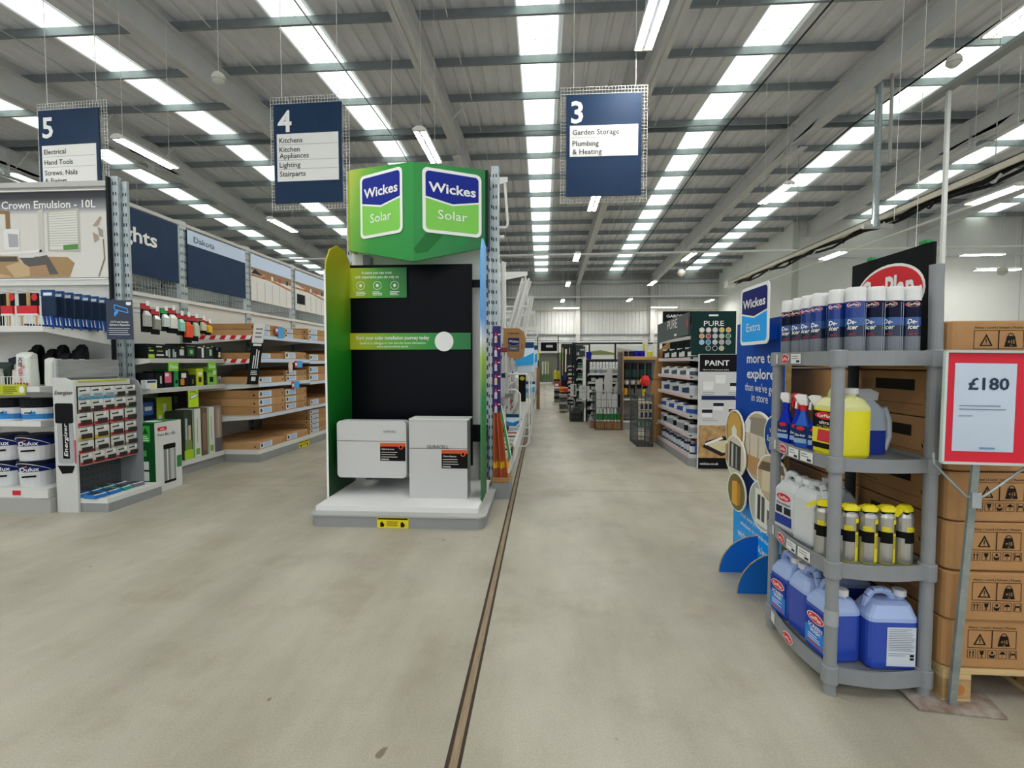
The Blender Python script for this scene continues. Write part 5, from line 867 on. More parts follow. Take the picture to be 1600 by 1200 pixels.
t,zs=endbay(.66,.8,12.6,1.5,6,'pale bay with white and red tins, third bay down the right',LGREY,0)
for i,z in enumerate(zs[:-1]): tinrow(.67,.79,12.7,z,2,.03,.13,'cfd0d0','1c1e20','b5423a' if i%2 else '2c2e30',f'white tin in the pale third bay, shelf {ORD[i]} from the floor','tins in the pale third bay')
for k,(x,y,l) in enumerate(((.62,10.9,'white barrier panel with dark frame at the aisle edge'),(.76,10.2,'white barrier panel numbered 14 at the aisle edge'),(.9,9.95,'narrow white board beside the numbered barrier'))):
    t=thing('basket_sign',l,'sign',(x,y,.55)); w=(.13,.15,.05)[k]; part(t,'board',M().box(x,x+w,y-.01,y,.52,.8,C('cfd0d0'))); part(t,'post',M().box(x+w-.01,x+w,y,y+.02,0,.52,DARK)); part(t,'rule',M().box(x+.02,x+w-.015,y-.012,y-.01,.66,.665,INK))
    if k==1: txt(t,FR(x+.08,y-.012,.74),'14',0,0,.04,INK,bold=.01)
    if k==0: part(t,'frame',M().box(x+.07,x+.11,y-.013,y-.01,.55,.78,C('4f5254')))
wirebin(.60,.88,10.5,10.9,.0,.4,'wire bin on the floor under the barrier signs',0,.08); solo('dark_sack',M().loft([(.02,.62,.86,10.55,10.85,.05),(.2,.61,.87,10.53,10.87,.08),(.3,.68,.8,10.6,10.8,.04)],C('3c3f3a')),'dark crumpled sack inside the wire bin under the signs','sack',(.74,10.7,.02))
t=thing('basket_stack','stack of grey shopping baskets at the aisle edge','basket stack',(.55,12.6,0))
for k in range(5): part(t,'basket',M().loft([(.03+.09*k,.44,.62,12.4,12.75,.02),(.1+.09*k,.42,.64,12.38,12.77,.02)],C('55585a' if k%2 else 'a9aaa6')))
can(.5,12.5,.53,.07,.14,'e2b52a','c9382a','yellow and red tub on the grey basket stack','stack toppers','d8452a'); can(.6,12.4,.53,.05,.12,'cf2a2a','dcdcdc','red and white tub beside the yellow one on the basket stack','stack toppers')
t=thing('basket_stack','stack of black trays with red and white labels, far right of the aisle','basket stack',(.5,16,0))
for k in range(5): part(t,'basket',M().loft([(.02+.09*k,.38,.6,15.7,16,.02),(.09+.09*k,.36,.62,15.68,16.02,.02)],C('2a2c2e' if k%2 else '8a8c8c')))
part(t,'label_card',M().box(.37,.68,15.66,15.67,.5,.66,C('c9343c')).box(.40,.5,15.65,15.66,.53,.6,TEXTW)); 
for i,(x,c,h) in enumerate(((.36,'c9b51c',.38),(.46,'b5b51c',.35),(.6,'4fae3a',.42))): solo('bottle_pack',M().loft([(.67,x,x+.09,15.7,15.85,.01),(.67+h*.8,x,x+.09,15.7,15.85,.01),(.67+h,x+.02,x+.07,15.74,15.8,.01)],C(c)).box(x,x+.09,15.69,15.7,.67,.75,C('2a2c1c')),f'{("yellow","olive","green")[i]} bottle pack on the black tray stack','bottle pack',(x,15.7,.67),'bottle packs far down the aisle')
t=thing('tall_display','tall dark tool display with pale vertical strips far down the right','display stand',(.75,14.5,0)); part(t,'body',M().box(.55,.98,14.5,14.8,0,1.83,C('26282a'))); part(t,'strip',M().box(.58,.6,14.49,14.5,.9,1.72,C('c9b08a'))); part(t,'strip',M().box(.66,.71,14.49,14.5,1.0,1.68,C('e2ddcc'))); part(t,'strip',M().box(.78,.8,14.49,14.5,.9,1.72,C('c9b08a'))); part(t,'blue_box',M().box(.6,.85,14.4,14.5,.75,.95,C('24365c')))
t=thing('shelving_bay','far partition with landscape posters over the tins','shelving',(1.9,14,0)); part(t,'post',M().box(.84,.88,13.95,14,0,1.82,DARK)); part(t,'post',M().box(1.3+.0,1.34,13.95,14,0,1.82,DARK)); part(t,'post',M().box(2.03,2.07,13.95,14,0,1.82,DARK)); part(t,'top_bar',M().box(.84,3.1,13.95,14,1.8,1.84,DARK)); part(t,'panel',M().box(1.34,2.03,13.97,14,.2,1.76,C('cfcfc9'))); part(t,'panel',M().box(2.07,3.1,13.97,14,.2,1.76,C('c4c4c0'))); part(t,'plinth',M().box(.84,3.1,13.9,14.3,0,.2,PLINTH))
part(t,'poster_print',M().prism(FR(1.34,13.969,1.5),[(0,0),(.69,0),(.69,.05),(.3,.13),(0,.09)],.004,C('6f7a4a')).prism(FR(2.1,13.969,1.4),[(0,0),(.5,0),(.5,.22),(0,.3)],.004,C('9a9a8c')))
for k in range(3): solo('grass_strip_box',M().box(-.05+.16*k,.05+.16*k,29,29.2,.25,1.35,C(('c9ccb8','c9ccb8','a9b56a')[k])).box(-.05+.16*k,.05+.16*k,28.98,29.0,.25,.6,C('5f7a3a')),f'tall pale and green garden carton by the far wall, {ORD[k]} from the plumbing run','carton',(0+.16*k,29,.2),'garden cartons at the far end')
t=thing('garden_bay','far garden bay with a black screen header at the end of the aisle','shelving',(.4,29.5,0)); part(t,'back_panel',M().box(-.3,1.5,29.6,29.65,0,1.9,C('7f8076'))); part(t,'frame',M().box(-.33,-.28,29.5,29.65,0,2.9,DARK)); part(t,'frame',M().box(.9,.95,29.5,29.65,0,2.9,DARK)); part(t,'screen',M().box(-.12,.86,29.5,29.55,1.98,2.5,BLACK)); part(t,'logo',M().box(.2,.6,29.49,29.5,2.2,2.35,C('c9c9c6'))); part(t,'shelf',M().box(-.28,.9,29.2,29.6,1.85,1.95,WHITE)); part(t,'base',M().box(-.3,1.5,29.1,29.6,0,.12,WHITE)); part(t,'green_sign',M().box(1.0,1.5,29.5,29.55,1.4,1.8,C('5fae3a')))
solo('garden_bag',M().loft([(.001,.6,.9,28.9,29.08,.05),(.7,.58,.92,28.85,29.08,.08)],C('8a8c80')),'grey garden sack before the far garden bay','sack',(.75,29,.12))
t=thing('garden_header','black GARDEN header board behind the PURE shelving','sign board',(2.45,9,1.7)); part(t,'board',M().box(2.17,2.8,9,9.03,1.4,2.2,BLACK)); part(t,'post',M().box(2.75,2.8,9.03,9.08,0,1.4,DARK)); txt(t,FR(2.23,8.998,2.115),'GARDEN P',0,0,.05,TEXTW,w=.42,align='L',bold=.02)
# left-over: long backs of gondolas farther left/right, closing the view
t=thing('shelving_bay','tall white back of the farther left aisle seen between posts','shelving',(-7,9,0)); part(t,'panel',M().box(-7.05,-7,5.2,22,0,2.4,WHITE)); part(t,'top_rail',M().box(-7.06,-6.99,5.2,22,2.9,2.95,LGREY))
# ================= WICKES EXTRA STANDEE =================
BL=C('0c45a3'); LB2=C('0a9bf0'); CR=mat('cut_card_edge','a8905c',.8,var=.3,scale=60)
t=thing('standee','tall blue Wickes Extra cardboard standee with oval pictures, behind the grey rack','standee',(1.3,3.0,0))
S=1.3
part(t,'board',M().box(S,S+.03,2.70,3.36,.04,1.525,BL)); part(t,'board_edge',M().box(S,S+.03,2.694,2.70,.04,1.525,CR))
P=LE(S,3.36,.04); W_=.66
part(t,'foot_field',M().prism(P,[(0,0),(W_,0),(W_,.28),(.3,.31),(0,.42)],.001,LB2)); part(t,'dark_field',M().prism(P,[(0,.42),(.3,.31),(W_,.28),(W_,.55),(0,.6)],.0006,C('0b3a86')))
for i,y in enumerate((2.99,2.715)):
    q=M(); pts=[(0,0)]+[(-.225*math.cos(a),.225*math.sin(a)) for a in [PI/2*k/8 for k in range(9)]]; part(t,'foot',M().prism(FR(S,y,.0),pts,.012,C('0a6ccc'))); part(t,'foot_edge',M().tube([(S-.225*math.cos(a),y-.008,.225*math.sin(a)) for a in [PI/2*k/8 for k in range(9)]],.005,CR,4))
txt(t,P,'more to',.36,1.26,.06,TEXTW,w=.38,bold=.025,off=.002); txt(t,P,'explore',.36,1.165,.06,TEXTW,w=.37,bold=.025,off=.002); txt(t,P,"than we've got",.36,1.08,.05,TEXTW,w=.42,off=.002); txt(t,P,'in store',.36,1.02,.05,TEXTW,w=.22,off=.002)
txt(t,P,'Find everything from',.33,.245,.03,TEXTW,w=.42,off=.002); txt(t,P,'windows to wardrobes',.33,.19,.03,TEXTW,w=.42,off=.002); txt(t,P,'wickes.co.uk/extra',.33,.115,.045,TEXTW,w=.5,bold=.01,off=.002)
P2=LE(1.22,2.895,1.545); logo(t,P2,.37,.34,'12a2f5','Extra',dark='1c2268'); part(t,'logo_stem',M().box(1.22,1.3,2.8,2.98,1.40,1.48,BL))
# ovals
def oval(y0,y1,z0,z1,x,nm,bits,rim='e9e6de'):
    Pq=LE(x,(y0+y1)/2,(z0+z1)/2); a=(y1-y0)/2; b=(z1-z0)/2; p_=part(t,nm,M().prism(Pq,ell(0,0,a,b,28),.008,C(rim))); q=M(); q.prism(Pq,ell(0,0,a*.93,b*.94,28),.001,C(bits[0]),.008)
    for i,(pts,c) in enumerate(bits[1:]): q.prism(Pq,[(u*a,v*b) for u,v in pts],.0008,C(c),.0092+.0009*i)
    part(p_,'picture',q)
oval(3.1,3.40,.68,.965,1.26,'oval_picture',['8c7a50',([(-.7,-.5),(.7,-.5),(.75,.45),(.3,.85),(-.3,.85),(-.75,.4)],'c9a04a'),([(-.2,-.4),(.25,-.45),(.3,.1),(0,.3),(-.25,.1)],'dcdcd4'),([(-.5,-.75),(.5,-.75),(.7,-.45),(-.7,-.45)],'5f6a58')])
oval(2.70,3.17,.56,.985,1.275,'oval_picture',['b9a68e',([(-.85,-.3),(-.85,.35),(.85,.3),(.85,-.3)],'cfc4b0'),([(-.7,.35),(-.4,.8),(.4,.85),(.8,.35)],'8f877a'),([(-.8,.3),(-.6,.75),(-.4,.7),(-.45,.35)],'dcdcd8'),([(-.8,-.3),(.85,-.3),(.4,-.8),(-.4,-.78)],'b58a5c'),([(-.45,-.3),(-.43,-.3),(-.43,.3),(-.45,.3)],'9a8f80'),([(.05,-.3),(.07,-.3),(.07,.3),(.05,.3)],'9a8f80'),([(.5,-.3),(.52,-.3),(.52,.3),(.5,.3)],'9a8f80')])
oval(2.56,2.83,.745,.99,1.262,'oval_badge',['123f8c']); txt(t,LE(1.2505,2.695,.86),'View our',0,.04,.026,TEXTW,w=.12,off=.001); txt(t,LE(1.2505,2.695,.86),'Extra Book',0,-.005,.03,TEXTW,w=.17,bold=.02,off=.001); txt(t,LE(1.2505,2.695,.86),'Instore',0,-.05,.026,TEXTW,w=.1,off=.001)
oval(3.06,3.39,.53,.80,1.255,'oval_picture',['cfc6b4',([(-.5,-.6),(-.5,.65),(.6,.55),(.6,-.6)],'3a3c3c'),([(-.3,-.55),(-.3,.58),(-.1,.56),(-.1,-.55)],'b9b9b0'),([(.15,-.55),(.15,.52),(.3,.5),(.3,-.55)],'8f9388'),([(-.9,-.3),(-.9,.4),(-.65,.5),(-.65,-.5)],'b08a66')])
oval(3.03,3.32,.32,.565,1.25,'oval_picture',['6a6a3a',([(-.45,-.7),(-.45,.45),(.1,.65),(.15,-.7)],'d9a03a'),([(.15,-.7),(.1,.65),(.5,.4),(.5,-.5)],'b07a28'),([(-.6,.45),(.1,.75),(.6,.4),(.1,.6)],'8a5f24')])
oval(2.62,2.97,.32,.605,1.245,'oval_picture',['a9b0a4',([(-.5,-.8),(-.5,.6),(.6,.6),(.8,-.3),(.5,-.8)],'dcdcd4'),([(-.3,-.6),(-.3,.4),(-.1,.4),(-.1,-.6)],'3a3d40'),([(.0,-.6),(.0,.4),(.2,.4),(.2,-.6)],'4a4e50'),([(.4,-.6),(.4,0),(.7,0),(.7,-.5)],'5a5e5a')])
oval(2.5,2.86,.505,.775,1.24,'oval_picture',['b9a88a',([(-.6,-.6),(-.6,.3),(.7,.4),(.7,-.5)],'d2c4a4'),([(-.9,.2),(-.6,.6),(.7,.75),(.8,.4)],'6a5440'),([(.0,-.6),(.0,.25),(.3,.28),(.3,-.6)],'7f8478')])
# ================= GREY PLASTIC RACK =================
PX=(1.105,1.447); PYY=(1.895,2.365)
t=thing('plastic_rack','grey plastic four-shelf rack holding car care products','rack',(1.28,2.13,0))
post={}
for i,x in enumerate(PX):
    for j,y in enumerate(PYY):
        q=M()
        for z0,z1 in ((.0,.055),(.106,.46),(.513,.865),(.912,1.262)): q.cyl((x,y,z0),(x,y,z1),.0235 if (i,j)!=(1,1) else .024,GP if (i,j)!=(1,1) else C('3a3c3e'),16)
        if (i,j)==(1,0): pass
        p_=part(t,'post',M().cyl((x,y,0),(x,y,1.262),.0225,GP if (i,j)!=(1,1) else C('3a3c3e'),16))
part(t,'post_extension',M().cyl((1.447,1.895,1.319),(1.441,1.895,1.63),.0225,GP,16))
zsr=[(.05,.11),(.459,.515),(.864,.914),(1.26,1.315)]
for si,(za,zb) in enumerate(zsr):
    q=M(); x0,x1=PX; y0,y1=PYY; zf=zb-.012
    q.box(x0,x1,y0,y1,zf-.02,zf,C('6f7275')); n=8
    def bow(a,b,ax,sg,c,q=q,za=za,zb=zb):
        pass
    s=part(t,'shelf_deck',q)
    q=M(); outer=[]
    for k in range(n+1): f=k/n; outer.append((x0+(x1-x0)*f,y0-.012-.03*math.sin(PI*f)))
    for k in range(n+1): f=k/n; outer.append((x1+.014,y0+(y1-y0)*f))
    for k in range(n+1): f=k/n; outer.append((x1-(x1-x0)*f,y1+.012))
    for k in range(n+1): f=k/n; outer.append((x0-.012-.028*math.sin(PI*f),y1-(y1-y0)*f))
    inner=[(min(max(a,x0+.0),x1-.0)+(.012 if a<=x0 else -.012 if a>=x1 else 0)*0,b) for a,b in outer]
    cx,cy=(x0+x1)/2,(y0+y1)/2; N=len(outer); inn=[(a+(cx-a)*.045,b+(cy-b)*.035) for a,b in outer]
    vs=[(a,b,z) for z in (za,zb) for a,b in outer]+[(a,b,z) for z in (za,zb) for a,b in inn]
    fs=[]
    for k in range(N):
        j=(k+1)%N; fs+=[(k,j,N+j,N+k),(2*N+j,2*N+k,3*N+k,3*N+j),(N+k,N+j,3*N+j,3*N+k),(j,k,2*N+k,2*N+j)]
    part(s,'rim',M().add(vs,fs,GP))
    for x in PX:
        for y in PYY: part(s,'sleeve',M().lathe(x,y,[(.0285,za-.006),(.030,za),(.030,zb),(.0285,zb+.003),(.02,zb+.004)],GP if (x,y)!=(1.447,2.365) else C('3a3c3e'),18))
    # printed tickets on the aisle side
    def side(y): return x0-.013-.028*math.sin(PI*(y1-y)/(y1-y0))
    def tk(y,w,h,col,nm,zc=None,oval_=False):
        zc=(za+zb)/2 if zc is None else zc; xx=side(y)-.001; slope=(side(y-.02)-side(y+.02))/.04
        pl=plane((xx,y,zc),(slope*-(-1)*0+slope*1.0,-1,0),(0,0,1)); d=Vector((slope,-1,0)).normalized(); pl=plane((xx,y,zc),d,(0,0,1))
        return pl,part(s,nm,M().prism(pl,ell(0,0,w/2,h/2,20) if oval_ else rect(-w/2,w/2,-h/2,h/2),.0015,C(col)))
    if si: 
        pl,_=tk(2.335,.03,.042,'d8d8d6','price_ticket')
    pl,b_=tk(2.22 if si else 2.13,.085,.042,'e2e2e2','maker_badge',oval_=True); part(s,'badge_face',M().prism(pl,ell(0,0,.039,.018,20),.001,RED,.0015)); txt(t,pl,'CarPlan',0,0,.014,TEXTW,w=.062,bold=.02,off=.0035)
    if si:
        for yy in ((2.12,2.03) if si<3 else (2.12,)):
            pl,b_=tk(yy,.075,.04,'dededc','price_ticket'); part(s,'ticket_print',M().lines(pl,-.03,.02,.012,2,.01,.003,C('5a5a5c'),.002).flat(pl,rect(.005,.03,-.016,-.006),C('3a3a3c'),.002))
    else: pl,b_=tk(2.3,.05,.045,'d8d8d6','price_ticket')
if True:
    part(t,'tape_wrap',M().lathe(1.105,1.895,[(.0245,.27),(.025,.33)],C('9ea2a5',.2),16))
t=thing('header_board','black CarPlan header board standing on the rack top','sign board',(1.47,2.2,1.31)); part(t,'board',M().box(1.449,1.461,1.925,2.40,1.316,1.722,BLACK)); P=LE(1.449,2.16,1.56)
part(t,'logo_rim',M().prism(P,ell(0,0,.205,.122,32),.001,TEXTW)); part(t,'logo_oval',M().prism(P,ell(0,0,.194,.111,32),.001,C('d3222c'),.001)); txt(t,P,'CarPlan',-.01,.02,.1,TEXTW,w=.32,bold=.04,off=.003); part(t,'logo_dot',M().prism(P,ell(.183,.0,.008,.01,10),.001,TEXTW,.002))
part(t,'clip',M().box(1.444,1.464,1.95,1.99,1.722,1.735,C('1f8f4a'))); part(t,'clip',M().box(1.444,1.464,2.26,2.29,1.722,1.735,C('1f8f4a')))
# de-icer cans
DI=mat('deicer_blue','153585',.2); DN=C('0e1530',.25)
def deicer(x,y,z,lab,rz,dark):
    t=thing('deicer_can',lab,'spray can',(x,y,z),rz,'de-icer cans on the rack top'); r=.0325; c=DN if dark else DI
    part(t,'can',M().lathe(0,0,[(r*.96,.001,C('9aa0a8',.25)),(r,.006,C('6f757d',.25)),(r,.065,mat('deicer_low','15233f',.25)),(r,.105,mat('deicer_mid','2f5696',.25)),(r,.135,c),(r,.17,c),(r,.196),(r*.9,.205)],c,20),local=True)
    part(t,'cap',M().lathe(0,0,[(r*1.01,.196),(r*1.01,.236),(r*.97,.246),(r*.9,.249)],C('dedede',.35),20),local=True)
    P=plane((0,-r-.001,0),(1,0,0),(0,0,1))
    def curved(pts,m,o): # wrap print round the can
        return [( (r+o)*math.sin(u/r), -(r+o)*math.cos(u/r), v) for u,v in pts]
    q=M(); 
    for pts,m,o in ((ell(0,.183,.024,.0105,16),C('e6e6e6'),.0006),(ell(0,.183,.0225,.009,16),C('d3222c'),.0009)): q.add(curved(pts,m,o),[tuple(range(len(pts)))],m)
    part(t,'maker_badge',q,local=True)
    txt(t,P,'CarPlan',0,.183,.0085,TEXTW,w=.036,bold=.02,off=.0012,local=True); txt(t,P,'De-',-.002,.12,.017,TEXTW,w=.03,bold=.03,shear=.2,off=.0008,local=True); txt(t,P,'icer',.002,.1,.017,TEXTW,w=.034,bold=.03,shear=.2,off=.0008,local=True); txt(t,P,'-20°C',.0,.073,.007,C('d3222c'),bold=.02,off=.0008,local=True)
    q=M()
    q.add(curved([(.038,.012),(.058,.012),(.058,.19),(.038,.19)],None,.0006),[(0,1,2,3)],C('b9cbd8',.3)); part(t,'spine_panel',q,local=True)
    return t
zt=1.304
LF=[(1.125,2.31,0,1),(1.13,2.225,-.1,1),(1.13,2.15,-.05,0),(1.135,2.08,-.1,0),(1.15,1.988,0,0)]
for i,(x,y,a,d) in enumerate(LF): deicer(x,y,zt,f'de-icer can along the aisle side of the rack top, {ORD[i]} from the back',-.9+a,d)
FRT=[(1.178,1.925,-.8,0),(1.243,1.92,-.9,1),(1.308,1.92,-.9,1)]
for i,(x,y,a,d) in enumerate(FRT): deicer(x,y,zt,f'de-icer can in the front row of the rack top, {ORD[i]} from the aisle corner',a,d)
deicer(1.373,1.922,zt,'de-icer can at the right end of the rack top front row, label turned forward',-.35,1)
for i,(x,y) in enumerate(((1.2,2.0),(1.27,2.0),(1.34,2.0),(1.2,2.08))): deicer(x,y,zt,f'de-icer can in the second row of the rack top, {ORD[i]} one',-.6,i%2)
# jerrycans
def jerry(x,y,z,w,d,h,liq,top,lab,rz=0,label=None,fill=.66,grp='five litre containers on the rack',cap='dcdcdc'):
    t=thing('jerrycan',lab,'container',(x,y,z),rz,grp); a,b=w/2,d/2
    part(t,'body',M().loft([(.001,-a*.94,a*.94,-b*.94,b*.94,.02,liq),(.012,-a,a,-b,b,.022,liq),(h*fill,-a,a,-b,b,.022,liq)],liq),local=True)
    part(t,'shoulder',M().loft([(h*fill,-a*1.0,a*1.0,-b*1.0,b*1.0,.022),(h*(fill+.05),-a,a,-b,b,.024),(h*.84,-a*.72,a*.86,-b*.75,b*.75,.025),(h*.875,-a*.5,a*.8,-b*.45,b*.45,.02)],top),local=True)
    # handle loop from the front shoulder to the neck
    hp=[(-a*.78,0,h*.76),(-a*.68,0,h*.9),(-a*.5,0,h*.975),(-a*.1,0,h*.985),(a*.2,0,h*.95),(a*.33,0,h*.86)]
    part(t,'handle',M().tube(hp,.0145,top,8),local=True)
    part(t,'cap',M().lathe(a*.62,0,[(.018,h*.86,top),(.018,h*.92,top),(.024,h*.92),(.024,h*.99),(.021,h)],C(cap),16),local=True)
    if label: label(t,a,b,h)
    return t
def screenwash(t,a,b,h):
    P=plane((-a*.82,-b-.001,h*.08),(1,0,0),(0,0,1)); w=a*1.64; H=h*.52
    part(t,'label',M().prism(P,rect(0,w,0,H),.001,C('1f7fd6')).prism(P,rect(0,w,H*.5,H),.0012,C('1c3f9c')),local=True); p_=part(t,'maker_badge',M().prism(P,ell(w/2,H*.8,w*.42,H*.14,20),.002,TEXTW).prism(P,ell(w/2,H*.8,w*.39,H*.12,20),.0025,RED),local=True)
    txt(t,P,'CarPlan',w/2,H*.8,H*.11,TEXTW,w=w*.58,bold=.03,off=.003,local=True); txt(t,P,'SCREEN',w/2,H*.55,H*.1,TEXTW,w=w*.7,bold=.03,off=.002,local=True); txt(t,P,'WASH',w/2,H*.42,H*.1,TEXTW,w=w*.5,bold=.03,off=.002,local=True); part(t,'small_print',M().prism(P,rect(w*.1,w*.9,H*.05,H*.1),.0015,C('c9343c')).lines(P,w*.15,w*.8,H*.3,3,H*.06,H*.02,TEXTW,.002),local=True)
def backlabel(t,a,b,h):
    P=plane((-a*.3,-b-.001,h*.06),(1,0,0),(0,0,1)); w=a*1.15; H=h*.52
    part(t,'label',M().prism(P,rect(0,w,0,H),.001,C('c9d2dc')),local=True); q=M().lines(P,w*.05,w*.95,H*.95,13,H*.045,H*.012,C('4a4f5a'),.0015).lines(P,w*.05,w*.9,H*.33,2,H*.05,H*.012,C('4a4f5a'),.0015); q.flat(P,rect(w*.8,w*.94,H*.16,H*.22),INK,.0015); q.flat(P,rect(w*.8,w*.94,H*.24,H*.31),INK,.0015); part(t,'small_print',q,local=True,kind='stuff')
zb=.099
jerry(1.155,2.30,zb,.14,.12,.285,BLUEP,CLRP,'blue screenwash jerrycan at the back of the aisle side, bottom shelf',-PI/2+.12,screenwash)
jerry(1.165,2.155,zb,.14,.12,.285,BLUEP,CLRP,'blue unlabelled jerrycan in the middle of the aisle side, bottom shelf',PI/2+.1)
jerry(1.17,2.0,zb,.15,.135,.285,BLUEP,CLRP,'blue screenwash jerrycan behind the front corner post, bottom shelf',-PI/2+.1,screenwash)
jerry(1.335,1.955,zb,.185,.125,.29,BLUEP,CLRP,'blue jerrycan with a white text label facing forward, bottom shelf',0.02,backlabel,.64)
jerry(1.32,2.2,zb,.19,.13,.31,C('2f4aa8',.2),CLRP,'blue jerrycan in the shade at the back of the bottom shelf',PI)
zc=.504
def white_lab(t,a,b,h):
    P=plane((-a*.75,-b-.001,h*.1),(1,0,0),(0,0,1)); w=a*1.5; H=h*.55
    p_=part(t,'maker_badge',M().prism(P,ell(w/2,H*.88,w*.42,H*.12,20),.001,RED),local=True); txt(t,P,'CarPlan',w/2,H*.88,H*.1,TEXTW,w=w*.58,bold=.03,off=.002,local=True); txt(t,P,'De-ionised',w/2,H*.68,H*.08,C('2a2f6b'),w=w*.8,bold=.02,off=.001,local=True)
    part(t,'label',M().prism(P,rect(0,w,0,H*.3),.001,C('2a3f8f')).prism(P,rect(w*.05,w*.42,H*.36,H*.58),.001,C('2b2d33')).prism(P,rect(w*.55,w*.95,H*.36,H*.58),.001,C('2b2d33')),local=True)
MW_=mat('milky_plastic','cdd0d2',.3,var=.03)
jerry(1.155,2.28,zc,.15,.11,.26,MW_,MW_,'white labelled jerrycan on the third shelf down, aisle side',-PI/2+.15,white_lab)
jerry(1.165,2.13,zc,.15,.12,.26,MW_,MW_,'white plain jerrycan on the third shelf down, aisle side',PI/2+.1)
jerry(1.28,2.2,zc,.15,.12,.25,C('b4b8ba',.3),C('b4b8ba',.3),'white jerrycan behind the yellow-topped cans',PI/2)
def brake(x,y,z,lab,rz):
    t=thing('cleaner_can',lab,'spray can',(x,y,z),rz,'yellow-topped cleaner cans'); r=.032
    part(t,'can',M().lathe(0,0,[(r*.97,.001,C('c9c92a')),(r,.005,mat('brushed_can','b4b2ad',.3,.7)),(r,.075,mat('brushed_can','b4b2ad')),(r,.1,BLACK),(r,.125,mat('brushed_can','b4b2ad')),(r,.178,mat('brushed_can','b4b2ad')),(r*.85,.19,C('8f9092',.2)),(r*.8,.195)],C('c4c2bd',.3),20),local=True)
    part(t,'trigger_cap',M().loft([(.19,-.022,.022,-.022,.022,.01,BLACK),(.2,-.024,.024,-.024,.024,.01,C('e3d41a')),(.212,-.028,.03,-.02,.02,.008,C('e3d41a')),(.222,-.012,.022,-.012,.012,.006,C('e3d41a'))],C('e3d41a')),local=True)
    part(t,'nozzle_arm',M().add([(-.03,-.012,.2),(-.03,.012,.2),(-.06,.009,.185),(-.06,-.009,.185),(-.03,-.012,.215),(-.03,.012,.215),(-.06,.009,.195),(-.06,-.009,.195)],[(0,1,2,3),(7,6,5,4),(0,4,5,1),(1,5,6,2),(2,6,7,3),(3,7,4,0)],C('e3d41a')),local=True)
    q=M()
    def cv(u0,u1,v0,v1,m,o=.0007):
        n=3; pts=[((r+o)*math.sin((u0+(u1-u0)*k/n)/r),-(r+o)*math.cos((u0+(u1-u0)*k/n)/r),v) for v in (v0,v1) for k in range(n+1)]; q.add(pts,[(k,k+1,n+2+k,n+1+k) for k in range(n)],m)
    cv(.012,.04,.008,.172,C('e0d21e')); cv(.015,.037,.12,.155,C('3a3a2c'),.001); cv(.015,.037,.06,.11,C('b0a52a'),.001); cv(-.03,.012,.082,.11,BLACK,.001); cv(-.025,.0,.125,.145,C('d9cc2a'),.001)
    part(t,'label',q,local=True)
    txt(t,plane((-.006,-r-.0018,.135),(1,0,0),(0,0,1)),'out',0,0,.016,C('d9cc2a'),w=.026,bold=.03,shear=.25,off=.0006,local=True); return t
for i,(x,y,a) in enumerate(((1.12,1.99,-.4),(1.185,1.94,-.15),(1.25,1.93,-.2),(1.315,1.93,-.1),(1.385,1.935,.5))): brake(x,y,zc,f'silver cleaner can with yellow trigger top on the rack, {ORD[i]} from the aisle',a)
zd=.903
def ylab(t,a,b,h):
    P=plane((-a*.85,-b-.001,h*.1),(1,0,0),(0,0,1)); w=a*1.7; H=h*.55
    part(t,'label',M().prism(P,rect(0,w,0,H),.001,C('e2cf3a')).prism(P,rect(0,w,H*.55,H),.0012,BLACK).prism(P,rect(0,w,H*.0,H*.14),.0014,INK).prism(P,[(w*.2,H*.18),(w*.8,H*.18),(w*.75,H*.5),(w*.25,H*.5)],.0014,C('c9343c')),local=True); part(t,'maker_badge',M().prism(P,ell(w/2,H*.88,w*.4,H*.1,20),.002,RED),local=True)
    txt(t,P,'CarPlan',w/2,H*.88,H*.08,TEXTW,w=w*.55,bold=.03,off=.003,local=True); txt(t,P,'ultra',w/2,H*.7,H*.09,TEXTW,w=w*.4,bold=.02,off=.002,local=True); txt(t,P,'Car Wash',w/2,H*.59,H*.06,C('e2cf3a'),w=w*.6,off=.002,local=True)
jerry(1.185,2.005,zd,.16,.135,.27,mat('yellow_fluid','e6dc22',.2,var=.04),C('d6d796',.25),'yellow car wash jerrycan on the second shelf down, behind the corner post',-PI/2+.12,ylab,.68)
